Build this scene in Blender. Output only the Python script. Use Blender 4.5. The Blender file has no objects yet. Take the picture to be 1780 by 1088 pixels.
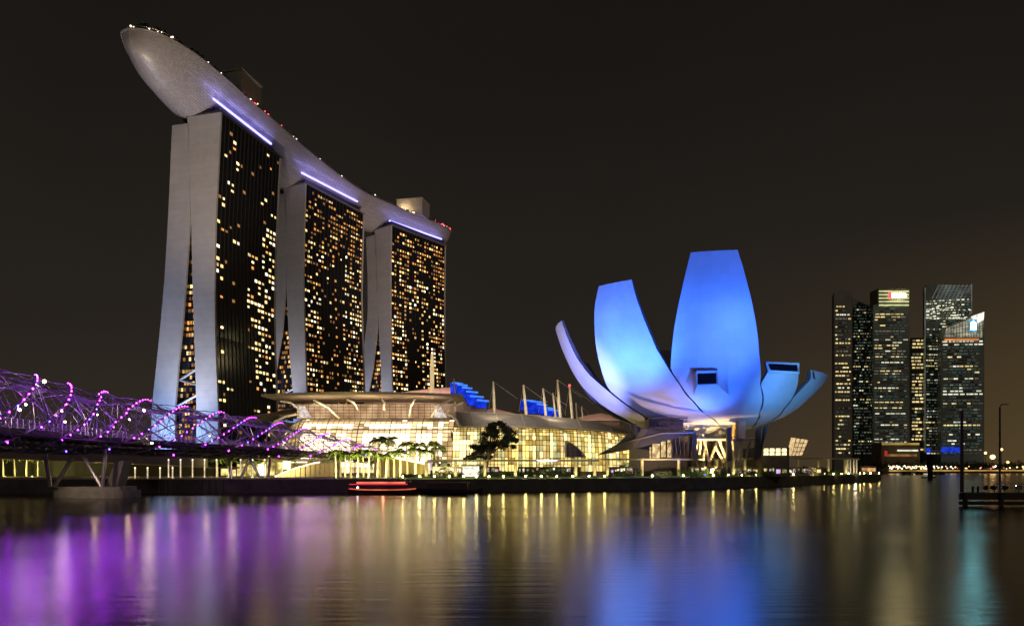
import bpy, math, random
from mathutils import Vector, Matrix
random.seed(7)
scene = bpy.context.scene
COL = scene.collection
PI = math.pi

# ------------------------------------------------------------------ camera
F = 1200.0; CX = 890.0; HY = 815.0; EYE = 5.5
cam_d = bpy.data.cameras.new('camera'); cam = bpy.data.objects.new('camera', cam_d)
COL.objects.link(cam); scene.camera = cam
cam.location = (0, 0, EYE); cam.rotation_euler = (PI/2, 0, 0)
cam_d.sensor_fit = 'HORIZONTAL'; cam_d.sensor_width = 36.0; cam_d.lens = 36.0*F/1780.0
cam_d.shift_y = (HY-544.0)/1780.0
cam_d.clip_start = 0.5; cam_d.clip_end = 20000

# ------------------------------------------------------------------ world (night sky over a lit city)
w = bpy.data.worlds.new('World'); scene.world = w; w.use_nodes = True
nt = w.node_tree; nt.nodes.clear()
out = nt.nodes.new('ShaderNodeOutputWorld')
sky = nt.nodes.new('ShaderNodeTexSky'); sky.sky_type = 'NISHITA'; sky.sun_disc = False
sky.sun_elevation = math.radians(-8); sky.sun_rotation = math.radians(150)
bg1 = nt.nodes.new('ShaderNodeBackground'); bg1.inputs['Strength'].default_value = 0.05
nt.links.new(sky.outputs[0], bg1.inputs['Color'])
tc = nt.nodes.new('ShaderNodeTexCoord'); sep = nt.nodes.new('ShaderNodeSeparateXYZ')
nt.links.new(tc.outputs['Generated'], sep.inputs[0])
ab = nt.nodes.new('ShaderNodeMath'); ab.operation = 'ABSOLUTE'; nt.links.new(sep.outputs['Z'], ab.inputs[0])
rz = nt.nodes.new('ShaderNodeValToRGB'); nt.links.new(ab.outputs[0], rz.inputs[0])
e = rz.color_ramp.elements
e[0].position = 0.0; e[0].color = (0.034, 0.0255, 0.0178, 1)
e[1].position = 1.0; e[1].color = (0.005, 0.004, 0.0035, 1)
m_ = rz.color_ramp.elements.new(0.18); m_.color = (0.0200, 0.0160, 0.0128, 1)
m_ = rz.color_ramp.elements.new(0.50); m_.color = (0.0102, 0.0083, 0.0067, 1)
rx = nt.nodes.new('ShaderNodeMapRange'); rx.inputs[1].default_value = 0.25; rx.inputs[2].default_value = 0.75
nt.links.new(sep.outputs['X'], rx.inputs[0])
rg = nt.nodes.new('ShaderNodeMapRange'); rg.inputs[1].default_value = 0.30; rg.inputs[2].default_value = 0.0
nt.links.new(ab.outputs[0], rg.inputs[0])
mu = nt.nodes.new('ShaderNodeMath'); mu.operation = 'MULTIPLY'
nt.links.new(rx.outputs[0], mu.inputs[0]); nt.links.new(rg.outputs[0], mu.inputs[1])
glow = nt.nodes.new('ShaderNodeMixRGB'); glow.blend_type = 'ADD'
glow.inputs[2].default_value = (0.072, 0.043, 0.007, 1)
nt.links.new(mu.outputs[0], glow.inputs[0]); nt.links.new(rz.outputs[0], glow.inputs[1])
nz = nt.nodes.new('ShaderNodeTexNoise'); nz.inputs['Scale'].default_value = 2.2; nz.inputs['Detail'].default_value = 3
nt.links.new(tc.outputs['Generated'], nz.inputs[0])
nr = nt.nodes.new('ShaderNodeMapRange'); nr.inputs[3].default_value = 0.74; nr.inputs[4].default_value = 1.26
nt.links.new(nz.outputs[0], nr.inputs[0])
bg2 = nt.nodes.new('ShaderNodeBackground'); nt.links.new(glow.outputs[0], bg2.inputs['Color'])
nt.links.new(nr.outputs[0], bg2.inputs['Strength'])
ad = nt.nodes.new('ShaderNodeAddShader')
nt.links.new(bg1.outputs[0], ad.inputs[0]); nt.links.new(bg2.outputs[0], ad.inputs[1])
nt.links.new(ad.outputs[0], out.inputs[0])

sl = bpy.data.lights.new('city_fill', 'SUN'); sl.energy = 0.16; sl.angle = math.radians(8); sl.color = (1, .85, .7)  # added weak sun lamp standing in for the combined city glow
so = bpy.data.objects.new('city_fill', sl); COL.objects.link(so); so.rotation_euler = (math.radians(62), 0, math.radians(28))

scene.view_settings.view_transform = 'Standard'; scene.view_settings.look = 'None'
scene.view_settings.exposure = 0; scene.view_settings.gamma = 1
scene.render.engine = 'CYCLES'
cy = scene.cycles
cy.use_denoising = True; cy.max_bounces = 5; cy.diffuse_bounces = 2; cy.glossy_bounces = 3
cy.transmission_bounces = 3; cy.transparent_max_bounces = 6
cy.sample_clamp_indirect = 6; cy.sample_clamp_direct = 0
cy.caustics_reflective = False; cy.caustics_refractive = False
try: cy.use_light_tree = True
except Exception: pass

# ------------------------------------------------------------------ helpers
def P(px, py, D):
    "the world point seen at photograph pixel px,py at distance D"
    return Vector(((px-CX)/F*D, D, EYE+(HY-py)/F*D))
def X(px, D): return (px-CX)/F*D
def Z(py, D): return EYE+(HY-py)/F*D
def lerp(a, b, t): return a+(b-a)*t
def interp(tab, x):
    if x <= tab[0][0]: return tab[0][1]
    for (a, va), (b, vb) in zip(tab, tab[1:]):
        if x <= b: return lerp(va, vb, (x-a)/(b-a))
    return tab[-1][1]

ORG = {}
class MB:
    def __init__(s): s.v = []; s.f = []; s.mi = []
    def add(s, vs, fs, mi=0):
        o = len(s.v); s.v += [tuple(p) for p in vs]
        for f in fs: s.f.append(tuple(o+i for i in f)); s.mi.append(mi)
    def quad(s, a, b, c, d, mi=0): s.add([a, b, c, d], [(0, 1, 2, 3)], mi)
    def box(s, c, size, rz=0, mi=0):
        hx, hy, hz = size[0]/2, size[1]/2, size[2]/2; ca, sa = math.cos(rz), math.sin(rz)
        vs = []
        for dz in (-hz, hz):
            for dx, dy in ((-hx, -hy), (hx, -hy), (hx, hy), (-hx, hy)):
                vs.append((c[0]+dx*ca-dy*sa, c[1]+dx*sa+dy*ca, c[2]+dz))
        s.add(vs, [(3, 2, 1, 0), (4, 5, 6, 7), (0, 1, 5, 4), (1, 2, 6, 5), (2, 3, 7, 6), (3, 0, 4, 7)], mi)
    def prism(s, poly, z0, z1, mi=0):
        n = len(poly)
        zz0 = z0 if isinstance(z0, (list, tuple)) else [z0]*n
        zz1 = z1 if isinstance(z1, (list, tuple)) else [z1]*n
        vs = [(p[0], p[1], zz0[i]) for i, p in enumerate(poly)]+[(p[0], p[1], zz1[i]) for i, p in enumerate(poly)]
        fs = [tuple(range(n-1, -1, -1)), tuple(range(n, 2*n))]
        for i in range(n): j = (i+1) % n; fs.append((i, j, n+j, n+i))
        s.add(vs, fs, mi)
    def tube(s, pts, r, n=6, mi=0, caps=True):
        pts = [Vector(p) for p in pts]; m = len(pts)
        rs = r if isinstance(r, (list, tuple)) else [r]*m
        vs = []; ref = Vector((0, 0, 1))
        for i, p in enumerate(pts):
            t = (pts[min(i+1, m-1)]-pts[max(i-1, 0)])
            if t.length < 1e-9: t = Vector((0, 0, 1))
            t.normalize()
            rf = ref if abs(t.dot(ref)) < .95 else Vector((1, 0, 0))
            a = t.cross(rf).normalized(); b = t.cross(a)
            for k in range(n):
                an = 2*PI*k/n; vs.append(p+(a*math.cos(an)+b*math.sin(an))*rs[i])
        fs = []
        for i in range(m-1):
            for k in range(n):
                q = (k+1) % n; fs.append((i*n+k, i*n+q, (i+1)*n+q, (i+1)*n+k))
        if caps: fs += [tuple(range(n)), tuple(range((m-1)*n, m*n))]
        s.add(vs, fs, mi)
    def ball(s, c, r, nu=8, nv=5, sz=1, mi=0):
        vs = [(c[0], c[1], c[2]-r*sz)]
        for j in range(1, nv):
            a = -PI/2+PI*j/nv
            for i in range(nu):
                b = 2*PI*i/nu; vs.append((c[0]+r*math.cos(a)*math.cos(b), c[1]+r*math.cos(a)*math.sin(b), c[2]+r*sz*math.sin(a)))
        vs.append((c[0], c[1], c[2]+r*sz)); fs = []
        for i in range(nu): fs.append((0, 1+(i+1) % nu, 1+i))
        for j in range(nv-2):
            for i in range(nu):
                q = (i+1) % nu; fs.append((1+j*nu+i, 1+j*nu+q, 1+(j+1)*nu+q, 1+(j+1)*nu+i))
        L = len(vs)-1
        for i in range(nu): fs.append((L, 1+(nv-2)*nu+i, 1+(nv-2)*nu+(i+1) % nu))
        s.add(vs, fs, mi)
    def grid(s, fn, nu, nv, mi=0, flip=False):
        vs = [fn(i/nu, j/nv) for j in range(nv+1) for i in range(nu+1)]; fs = []
        for j in range(nv):
            for i in range(nu):
                a = j*(nu+1)+i; f = (a, a+1, a+nu+2, a+nu+1)
                fs.append(f[::-1] if flip else f)
        s.add(vs, fs, mi)
    def build(s, name, mat, parent=None, loc=None, smooth=False, kind=None):
        me = bpy.data.meshes.new(name)
        if parent is not None: o0 = ORG[parent.name]
        else: o0 = Vector(loc) if loc is not None else Vector((0, 0, 0))
        me.from_pydata([(v[0]-o0[0], v[1]-o0[1], v[2]-o0[2]) for v in s.v], [], s.f)
        for m in (mat if isinstance(mat, (list, tuple)) else [mat]): me.materials.append(m)
        me.polygons.foreach_set('material_index', s.mi)
        if smooth: me.polygons.foreach_set('use_smooth', [True]*len(s.f))
        me.update()
        o = bpy.data.objects.new(name, me); COL.objects.link(o)
        if parent is not None: o.parent = parent
        else: o.location = o0
        ORG[o.name] = o0
        if kind: o['kind'] = kind
        return o

def tag(o, label, cat, group=None, kind=None):
    o['label'] = label; o['category'] = cat
    if group: o['group'] = group
    if kind: o['kind'] = kind
    return o
def thing(name, label, cat, loc, group=None):
    o = bpy.data.objects.new(name, None); COL.objects.link(o); o.location = loc
    o.empty_display_size = 1; ORG[o.name] = Vector(loc)
    return tag(o, label, cat, group)
def dup(root, loc, rz=0, sc=1, label=None):
    r = root.copy(); COL.objects.link(r); r.location = loc; r.rotation_euler = (0, 0, rz); r.scale = (sc, sc, sc)
    ORG[r.name] = Vector(loc)
    if label: r['label'] = label
    for ch in list(root.children):
        c = ch.copy(); COL.objects.link(c); c.parent = r
        for g in list(ch.children):
            d = g.copy(); COL.objects.link(d); d.parent = c
    return r
ORD = ['first', 'second', 'third', 'fourth', 'fifth', 'sixth', 'seventh', 'eighth', 'ninth', 'tenth', 'eleventh', 'twelfth',
       'thirteenth', 'fourteenth', 'fifteenth', 'sixteenth', 'seventeenth', 'eighteenth', 'nineteenth', 'twentieth']
def nth(i, n, a='left', b='right'):
    if i == 0: return f'{a}most'
    if i == n-1: return f'{b}most'
    if i < (n+1)//2: return f'{ORD[i]} from the {a}'
    return f'{ORD[n-1-i]} from the {b}'

MATS = {}
def mat(name, color, rough=.6, metal=0, var=.15, scale=1.0, bump=0.0, spec=.5, trans=0, alpha=1, detail=4):
    if name in MATS: return MATS[name]
    m = bpy.data.materials.new(name); m.use_nodes = True; t = m.node_tree
    b = t.nodes['Principled BSDF']
    b.inputs['Roughness'].default_value = rough; b.inputs['Metallic'].default_value = metal
    b.inputs['Specular IOR Level'].default_value = spec
    if trans: b.inputs['Transmission Weight'].default_value = trans
    if alpha < 1: b.inputs['Alpha'].default_value = alpha
    n = t.nodes.new('ShaderNodeTexNoise'); n.inputs['Scale'].default_value = scale; n.inputs['Detail'].default_value = detail
    g = t.nodes.new('ShaderNodeNewGeometry'); t.links.new(g.outputs['Position'], n.inputs['Vector'])
    r = t.nodes.new('ShaderNodeValToRGB'); t.links.new(n.outputs['Fac'], r.inputs['Fac'])
    r.color_ramp.elements[0].position = .3; r.color_ramp.elements[1].position = .7
    r.color_ramp.elements[0].color = (*[c*(1-var) for c in color], 1)
    r.color_ramp.elements[1].color = (*[min(1, c*(1+var)) for c in color], 1)
    t.links.new(r.outputs[0], b.inputs['Base Color'])
    if bump:
        bp = t.nodes.new('ShaderNodeBump'); bp.inputs['Strength'].default_value = bump; bp.inputs['Distance'].default_value = .3
        t.links.new(n.outputs['Fac'], bp.inputs['Height']); t.links.new(bp.outputs[0], b.inputs['Normal'])
    MATS[name] = m; return m
def emis(name, color, strength, var=0.0, scale=.5, sample=True, lo=None):
    if name in MATS: return MATS[name]
    m = bpy.data.materials.new(name); m.use_nodes = True; t = m.node_tree; t.nodes.clear()
    o = t.nodes.new('ShaderNodeOutputMaterial'); e = t.nodes.new('ShaderNodeEmission')
    e.inputs[0].default_value = (*color, 1); e.inputs[1].default_value = strength
    if var:
        n = t.nodes.new('ShaderNodeTexNoise'); n.inputs['Scale'].default_value = scale; n.inputs['Detail'].default_value = 3
        g = t.nodes.new('ShaderNodeNewGeometry'); t.links.new(g.outputs['Position'], n.inputs['Vector'])
        r = t.nodes.new('ShaderNodeMapRange'); r.inputs[1].default_value = .3; r.inputs[2].default_value = .7
        r.inputs[3].default_value = strength*(1-var); r.inputs[4].default_value = strength*(1+var)
        t.links.new(n.outputs['Fac'], r.inputs[0]); t.links.new(r.outputs[0], e.inputs[1])
        if lo:
            mx = t.nodes.new('ShaderNodeMixRGB'); mx.inputs[1].default_value = (*lo, 1); mx.inputs[2].default_value = (*color, 1)
            r2 = t.nodes.new('ShaderNodeMapRange'); r2.inputs[1].default_value = .35; r2.inputs[2].default_value = .65
            t.links.new(n.outputs['Fac'], r2.inputs[0]); t.links.new(r2.outputs[0], mx.inputs[0]); t.links.new(mx.outputs[0], e.inputs[0])
    t.links.new(e.outputs[0], o.inputs[0])
    if not sample: m.cycles.emission_sampling = 'NONE'
    MATS[name] = m; return m

def flicker(m, lo=.35, hi=1.65):
    t = m.node_tree; em = [n for n in t.nodes if n.type == 'EMISSION'][0]; oi = t.nodes.new('ShaderNodeObjectInfo')
    mr = t.nodes.new('ShaderNodeMapRange'); mr.inputs[3].default_value = lo; mr.inputs[4].default_value = hi; t.links.new(oi.outputs['Random'], mr.inputs[0])
    mu_ = t.nodes.new('ShaderNodeMath'); mu_.operation = 'MULTIPLY'
    if em.inputs[1].links: t.links.new(em.inputs[1].links[0].from_socket, mu_.inputs[0])
    else: mu_.inputs[0].default_value = em.inputs[1].default_value
    t.links.new(mr.outputs[0], mu_.inputs[1]); t.links.new(mu_.outputs[0], em.inputs[1])
def lamp(name, kind, loc, power, color, parent=None, target=None, size=.4, angle=60, blend=.6):
    l = bpy.data.lights.new(name, kind); l.energy = power; l.color = color; l.shadow_soft_size = size
    o = bpy.data.objects.new(name, l); COL.objects.link(o)
    if kind == 'SPOT': l.spot_size = math.radians(angle); l.spot_blend = blend
    loc = Vector(loc)
    if target is not None:
        o.rotation_euler = (Vector(target)-loc).to_track_quat('-Z', 'Y').to_euler()
    if parent is not None: o.parent = parent; o.location = loc-ORG[parent.name]
    else: o.location = loc
    return o

# base materials
CONC = mat('blade_concrete', (.52, .50, .47), .55, var=.06, scale=.25, bump=.1)
GLASS = mat('dark_glass', (.012, .013, .016), .12, var=.3, scale=.05, spec=.6)
DKMETAL = mat('dark_metal', (.05, .045, .045), .5, .3, var=.2)
GREYROOF = mat('grey_roof', (.20, .19, .18), .5, var=.12, scale=.4)
STEEL = mat('steel', (.45, .43, .43), .35, .6, var=.1)
WHITEST = mat('white_steel', (.7, .68, .62), .45, var=.08)
QUAYM = mat('quay_concrete', (.075, .068, .055), .8, var=.35, scale=.35, bump=.4)
PAVE = mat('paving', (.16, .14, .11), .75, var=.2, scale=.6, bump=.1)
LEAF = mat('leaf', (.07, .11, .025), .6, var=.5, scale=1.2)
LEAFD = mat('dark_leaf', (.035, .055, .02), .6, var=.5, scale=.8)
FROND = mat('palm_frond', (.13, .18, .035), .55, var=.4, scale=1.0)
BARK = mat('bark', (.22, .18, .12), .85, var=.3, scale=3, bump=.4)
PALMBARK = mat('palm_trunk', (.34, .30, .22), .8, var=.2, scale=4, bump=.3)
GRASS = mat('turf', (.05, .08, .02), .9, var=.4, scale=2, bump=.6)
W_WARM = emis('window_warm', (1, .66, .25), 1.5, .55, .9, False)
W_YEL = emis('window_yellow', (1, .78, .36), 2.0, .5, .9, False)
W_ORG = emis('window_orange', (1, .40, .09), .85, .5, .9, False)
W_WHT = emis('window_white', (1, .88, .62), 2.4, .4, .9, False)
W_DIM = emis('window_dim', (.9, .42, .14), .30, .5, .9, False)
def seams(m, kx, kz, mort, w_, h_, depth=.82, uvn=None):
    t = m.node_tree; bs = t.nodes['Principled BSDF']; src = bs.inputs['Base Color'].links[0].from_socket
    br = t.nodes.new('ShaderNodeTexBrick'); br.inputs['Scale'].default_value = 1; br.inputs['Brick Width'].default_value = w_; br.inputs['Row Height'].default_value = h_
    br.inputs['Mortar Size'].default_value = mort; br.offset = 0
    br.inputs['Color1'].default_value = (1, 1, 1, 1); br.inputs['Color2'].default_value = (.93, .93, .93, 1); br.inputs['Mortar'].default_value = (depth,)*3+(1,)
    if uvn:
        u = t.nodes.new('ShaderNodeUVMap'); u.uv_map = uvn; t.links.new(u.outputs[0], br.inputs['Vector'])
    else:
        g = t.nodes.new('ShaderNodeNewGeometry'); sp = t.nodes.new('ShaderNodeSeparateXYZ'); cb_ = t.nodes.new('ShaderNodeCombineXYZ')
        t.links.new(g.outputs['Position'], sp.inputs[0]); t.links.new(sp.outputs['X'], cb_.inputs['X']); t.links.new(sp.outputs['Z'], cb_.inputs['Y']); t.links.new(cb_.outputs[0], br.inputs['Vector'])
    mx = t.nodes.new('ShaderNodeMixRGB'); mx.blend_type = 'MULTIPLY'; mx.inputs[0].default_value = 1
    t.links.new(src, mx.inputs[1]); t.links.new(br.outputs['Color'], mx.inputs[2]); t.links.new(mx.outputs[0], bs.inputs['Base Color'])
seams(CONC, 1, 1, .14, 90.0, 3.4, .88)
WMATS = [W_WARM, W_YEL, W_ORG, W_WHT, W_DIM]
FLICK = True

for m_ in WMATS: flicker(m_)

# ------------------------------------------------------------------ ground, water
def water_mat():
    m = bpy.data.materials.new('bay_water'); m.use_nodes = True; t = m.node_tree; t.nodes.clear()
    o = t.nodes.new('ShaderNodeOutputMaterial')
    g = t.nodes.new('ShaderNodeNewGeometry')
    mp = t.nodes.new('ShaderNodeMapping'); mp.inputs['Scale'].default_value = (.16, 1.3, 1)
    t.links.new(g.outputs['Position'], mp.inputs['Vector'])
    n1 = t.nodes.new('ShaderNodeTexNoise'); n1.inputs['Scale'].default_value = 1.0; n1.inputs['Detail'].default_value = 5
    t.links.new(mp.outputs[0], n1.inputs['Vector'])
    mp2 = t.nodes.new('ShaderNodeMapping'); mp2.inputs['Scale'].default_value = (.012, .05, 1)
    t.links.new(g.outputs['Position'], mp2.inputs['Vector'])
    n2 = t.nodes.new('ShaderNodeTexNoise'); n2.inputs['Scale'].default_value = 1.0; n2.inputs['Detail'].default_value = 2
    t.links.new(mp2.outputs[0], n2.inputs['Vector'])
    bp = t.nodes.new('ShaderNodeBump'); bp.inputs['Strength'].default_value = .16; bp.inputs['Distance'].default_value = .12
    t.links.new(n1.outputs['Fac'], bp.inputs['Height'])
    ro = t.nodes.new('ShaderNodeMapRange'); ro.inputs[1].default_value = .3; ro.inputs[2].default_value = .7
    ro.inputs[3].default_value = .17; ro.inputs[4].default_value = .24
    t.links.new(n2.outputs['Fac'], ro.inputs[0])
    gl = t.nodes.new('ShaderNodeBsdfGlossy'); gl.distribution = 'BECKMANN'
    gl.inputs['Color'].default_value = (.97, .96, .93, 1)
    t.links.new(ro.outputs[0], gl.inputs['Roughness']); t.links.new(bp.outputs[0], gl.inputs['Normal'])
    df = t.nodes.new('ShaderNodeBsdfDiffuse'); df.inputs[0].default_value = (.012, .014, .012, 1)
    fr = t.nodes.new('ShaderNodeFresnel'); fr.inputs[0].default_value = 6.0
    mx = t.nodes.new('ShaderNodeMixShader')
    t.links.new(fr.outputs[0], mx.inputs[0]); t.links.new(df.outputs[0], mx.inputs[1]); t.links.new(gl.outputs[0], mx.inputs[2])
    t.links.new(mx.outputs[0], o.inputs[0])
    return m
b = MB(); b.quad((-9000, -300, 0), (9000, -300, 0), (9000, 12000, 0), (-9000, 12000, 0))
b.build('water', water_mat(), kind='structure')

COAST = [(-200, 158), (0, 158), (600, 160), (800, 165), (1000, 174), (1200, 191), (1350, 226), (1450, 262), (1500, 290), (1532, 318)]
def coast(px): return interp(COAST, px)
GZ = 3.1
poly = [(-900, 158)]+[(X(p, d), d) for p, d in COAST[1:]]
px_, py_ = poly[-1]
poly += [(px_+1, py_+8), (px_-8, py_+25), (140, 420), (120, 620), (60, 900), (-900, 900)]
b = MB(); b.prism(poly, -3, GZ); b.build('promenade_ground', [QUAYM], kind='structure')
b = MB(); b.prism([(p[0], p[1]+1.2) for p in poly[:-2]]+[(60, 895), (-900, 895)], GZ+.004, GZ+.03); b.build('promenade_paving', PAVE, kind='structure')
b = MB(); b.prism([(-60, 905), (2600, 880), (2600, 2500), (-60, 2500)], -3, 2.4); b.build('far_shore_ground', QUAYM, kind='structure')

# ------------------------------------------------------------------ hotel towers
A1 = Vector((-155, 369, 0)); B1 = Vector((-141.7, 422, 0))
TOW = [
 dict(A=A1, B=B1,
  r1=[(197, 385), (380, 376), (500, 373.8), (590, 375), (715, 380)],
  l1=[(200, 328), (380, 335), (485, 337), (575, 340), (708, 344)],
  r2=[(218, 329), (380, 331.6), (485, 324.6), (576, 317.6), (624, 312), (715, 305)],
  l2=[(218, 302), (380, 295), (471, 289.7), (555, 282.7), (624, 275.7), (715, 266)],
  dens=["1200 0010".replace(' ', ''), "21101021", "32110234", "31101345", "30102466", "31003666", "20002775", "10002775", "20000342", "31000321", "10000232", "00000110"],
  label='nearest dark glass hotel tower under the overhanging end of the roof deck'),
 dict(A=Vector((-137.5, 461, 0)), B=Vector((-111, 515, 0)),
  r1=[(318, 532), (400, 529.6), (480, 528), (590, 531), (687, 534)],
  l1=[(318, 494), (380, 499), (520, 501), (624, 506), (687, 512)],
  r2=[(329, 498), (415, 499), (485, 499), (575, 492), (624, 483.5), (687, 473.8)],
  l2=[(329, 484), (415, 476.6), (520, 472), (600, 470.5), (687, 469)],
  dens=["36466686", "36466577", "45451366", "54310456", "34010345", "64010465", "65020576", "76120577", "76120577", "65120565", "43010464", "22010353"],
  label='middle hotel tower with red and amber lattice windows near its top'),
 dict(A=Vector((-93.6, 540, 0)), B=Vector((-57, 589, 0)),
  r1=[(398, 681), (480, 680), (560, 680), (640, 681.6), (688, 684)],
  l1=[(400, 653), (480, 656), (570, 660), (640, 664), (688, 665)],
  r2=[(412, 654), (480, 657), (570, 657), (640, 649), (688, 640)],
  l2=[(412, 638), (480, 641), (550, 641), (600, 635), (640, 628), (688, 624)],
  dens=["46466588", "46466388", "46465156", "56563156", "54010457", "65010676", "67010767", "66010666", "66010576", "65010465", "44010454", "32000333"],
  label='farthest hotel tower under the tapered end of the roof deck'),
]
HT = 190.0
def ray_on(px, A, e):
    "distance w from A along e (in plan) where pixel column px is met"
    k = (px-CX)/F
    return (A.x-k*A.y)/(k*e.y-e.x)
towers = []
for ti, T in enumerate(TOW):
    A, B = T['A'], T['B']; a = (B-A); L = a.length; a.normalize(); e = Vector((-a.y, a.x, 0))
    T['a'] = a; T['e'] = e; T['L'] = L
    root = thing('hotel_tower', T['label'], 'skyscraper', (A.x+a.x*L/2+e.x*14, A.y+a.y*L/2+e.y*14, GZ), 'three hotel towers carrying the roof deck')
    towers.append(root)
    def wz(tab, A=A, e=e):
        res = []
        for py, px in tab:
            w_ = ray_on(px, A, e); D = A.y+w_*e.y; res.append((Z(py, D), w_))
        res.sort(); return res
    T1r, T1l, T2r, T2l = wz(T['r1']), wz(T['l1']), wz(T['r2']), wz(T['l2'])
    T['wr'] = T1r
    ztop = HT+EYE
    def pt(w_, u, z, A=A, a=a, e=e): q = A+a*u+e*w_; return Vector((q.x, q.y, z))
    # curved white end blades (near and far end of each slab) and glass body between them
    NZ = 26
    zs = [GZ+(ztop-GZ)*i/NZ for i in range(NZ+1)]
    for (tl, tr, zt, nm) in ((T1l, T1r, ztop, 'front'), (T2l, T2r, ztop-3.5, 'rear')):
        zs_ = [GZ+(zt-GZ)*i/NZ for i in range(NZ+1)]
        for (u0, u1) in ((-1.2, 0.0), (L, L+1.2)):
            b = MB()
            for i in range(NZ):
                z0, z1 = zs_[i], zs_[i+1]
                l0, r0, l1, r1 = interp(tl, z0), interp(tr, z0)-.5, interp(tl, z1), interp(tr, z1)-.5
                b.quad(pt(r0, u0, z0), pt(l0, u0, z0), pt(l1, u0, z1), pt(r1, u0, z1))
                b.quad(pt(l0, u1, z0), pt(r0, u1, z0), pt(r1, u1, z1), pt(l1, u1, z1))
                b.quad(pt(r0, u1, z0), pt(r0, u0, z0), pt(r1, u0, z1), pt(r1, u1, z1))
                b.quad(pt(l0, u0, z0), pt(l0, u1, z0), pt(l1, u1, z1), pt(l1, u0, z1))
            b.quad(pt(interp(tr, zt)-.5, u0, zt), pt(interp(tl, zt), u0, zt), pt(interp(tl, zt), u1, zt), pt(interp(tr, zt)-.5, u1, zt))
            b.build('end_wall', CONC, root)
        b = MB()
        for i in range(NZ):
            z0, z1 = zs_[i], zs_[i+1]
            l0, r0, l1, r1 = interp(tl, z0)-.4, interp(tr, z0), interp(tl, z1)-.4, interp(tr, z1)
            b.quad(pt(r0, .01, z0), pt(r0, L-.01, z0), pt(r1, L-.01, z1), pt(r1, .01, z1))
            b.quad(pt(l0, L-.01, z0), pt(l0, .01, z0), pt(l1, .01, z1), pt(l1, L-.01, z1))
        b.quad(pt(interp(tr, zt), 0.01, zt-.05), pt(interp(tl, zt), 0.01, zt-.05), pt(interp(tl, zt), L-.01, zt-.05), pt(interp(tr, zt), L-.01, zt-.05))
        b.build('glass_facade', GLASS, root)
    # vertical mullion fins on the west face
    b = MB()
    for k in range(1, 16):
        u = L*k/16
        for i in range(NZ):
            z0, z1 = zs[i], zs[i+1]; r0, r1 = interp(T1r, z0), interp(T1r, z1)
            for du in (-.12, .12): b.quad(pt(r0-.35, u+du, z0), pt(r0, u+du, z0), pt(r1, u+du, z1), pt(r1-.35, u+du, z1))
            b.quad(pt(r0-.35, u-.12, z0), pt(r0-.35, u+.12, z0), pt(r1-.35, u+.12, z1), pt(r1-.35, u-.12, z1))
    b.build('facade_fins', DKMETAL, root)
    # recessed roof crown
    b = MB()
    q = [pt(3, 2, 0), pt(3, L-2, 0), pt(26, L-2, 0), pt(26, 2, 0)]
    b.prism([(p.x, p.y) for p in q], ztop-.02, ztop+5); b.build('roof_crown', DKMETAL, root)
    b = MB()
    q = [pt(-.8, -1.5, 0), pt(-.8, L+1.5, 0), pt(21, L+1.5, 0), pt(21, -1.5, 0)]
    b.prism([(p.x, p.y) for p in q], ztop+.02, ztop+.9); b.build('roof_slab', GREYROOF if ti else DKMETAL, root)
    # atrium wall between the blades, with lit rooms
    b = MB(); b2 = MB(); rr = random.Random(50+ti)
    for i in range(NZ):
        z0, z1 = zs[i], zs[i+1]
        l0, r0, l1, r1 = interp(T2r, z0), interp(T1l, z0), interp(T2r, z1), interp(T1l, z1)
        if l0-r0 > .4 and l1-r1 > .2:
            b.quad(pt(r0, 3, z0), pt(l0, 3, z0), pt(l1, 3, z1), pt(r1, 3, z1))
    b.build('atrium_wall', GLASS, root)
    zz = GZ+2
    while zz < ztop-30:
        l0, r0 = interp(T2r, zz), interp(T1l, zz); gap = l0-r0
        n = int(gap/1.7)
        for k in range(n):
            if rr.random() < (.74 if gap < 9 else .52):
                w0 = r0+(k+.15)*gap/n; w1 = r0+(k+.85)*gap/n
                b2 = MB(); b2.quad(pt(w0, 2.7, zz), pt(w1, 2.7, zz), pt(w1, 2.7, zz+1.9), pt(w0, 2.7, zz+1.9)); b2.build('atrium_window', WMATS[rr.choice([0, 0, 2, 2, 2, 4, 4])], root)
        if n < 1 and gap > .6: b2 = MB(); b2.quad(pt(r0+.1, 2.7, zz), pt(l0-.1, 2.7, zz), pt(l0-.1, 2.7, zz+1.8), pt(r0+.1, 2.7, zz+1.8)); b2.build('atrium_window', W_ORG, root)
        zz += 3.3
    for zz in (46, 60):
        l0, r0 = interp(T2r, zz), interp(T1l, zz)
        if l0-r0 > 1.5:
            b = MB(); b.tube([pt(r0, 1, zz), pt(l0, 1, zz-6)], .7, 6); b.tube([pt(r0, 1, zz-9), pt(l0, 1, zz-6)], .7, 6)
            b.build('atrium_brace', STEEL, root)
    # lit windows
    rr = random.Random(11+ti)
    wins = []
    NF = 55; NC = 16 if ti == 0 else 22
    for f in range(NF):
        z = GZ+8+(ztop-GZ-10)*(f+.5)/NF
        band = min(11, int((1-(f+.5)/NF)*12)); row = T['dens'][band]
        for c in range(NC):
            d = int(row[c*8//NC])/10.0
            d *= .55+.9*(math.sin(f*1.7+c*.6+ti)+1)/2
            if rr.random() < d*.95:
                top = ti > 0 and f > NF*.80
                if top: mi = rr.choice([2, 2, 4, 4, 0])
                else: mi = rr.choice([0, 0, 1, 1, 3, 2] if ti == 0 else [0, 0, 1, 2, 2, 4, 3])
                wins.append((z, c, mi))
            elif rr.random() < (.10 if ti else .04): wins.append((z, c, 4))
        if ti > 0 and f < NF*.72 and f % 2 == 0: wins.append((z, 11 if ti == 1 else 12, 0 if ti == 2 else 2))
    random.Random(3).shuffle(wins)
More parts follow.
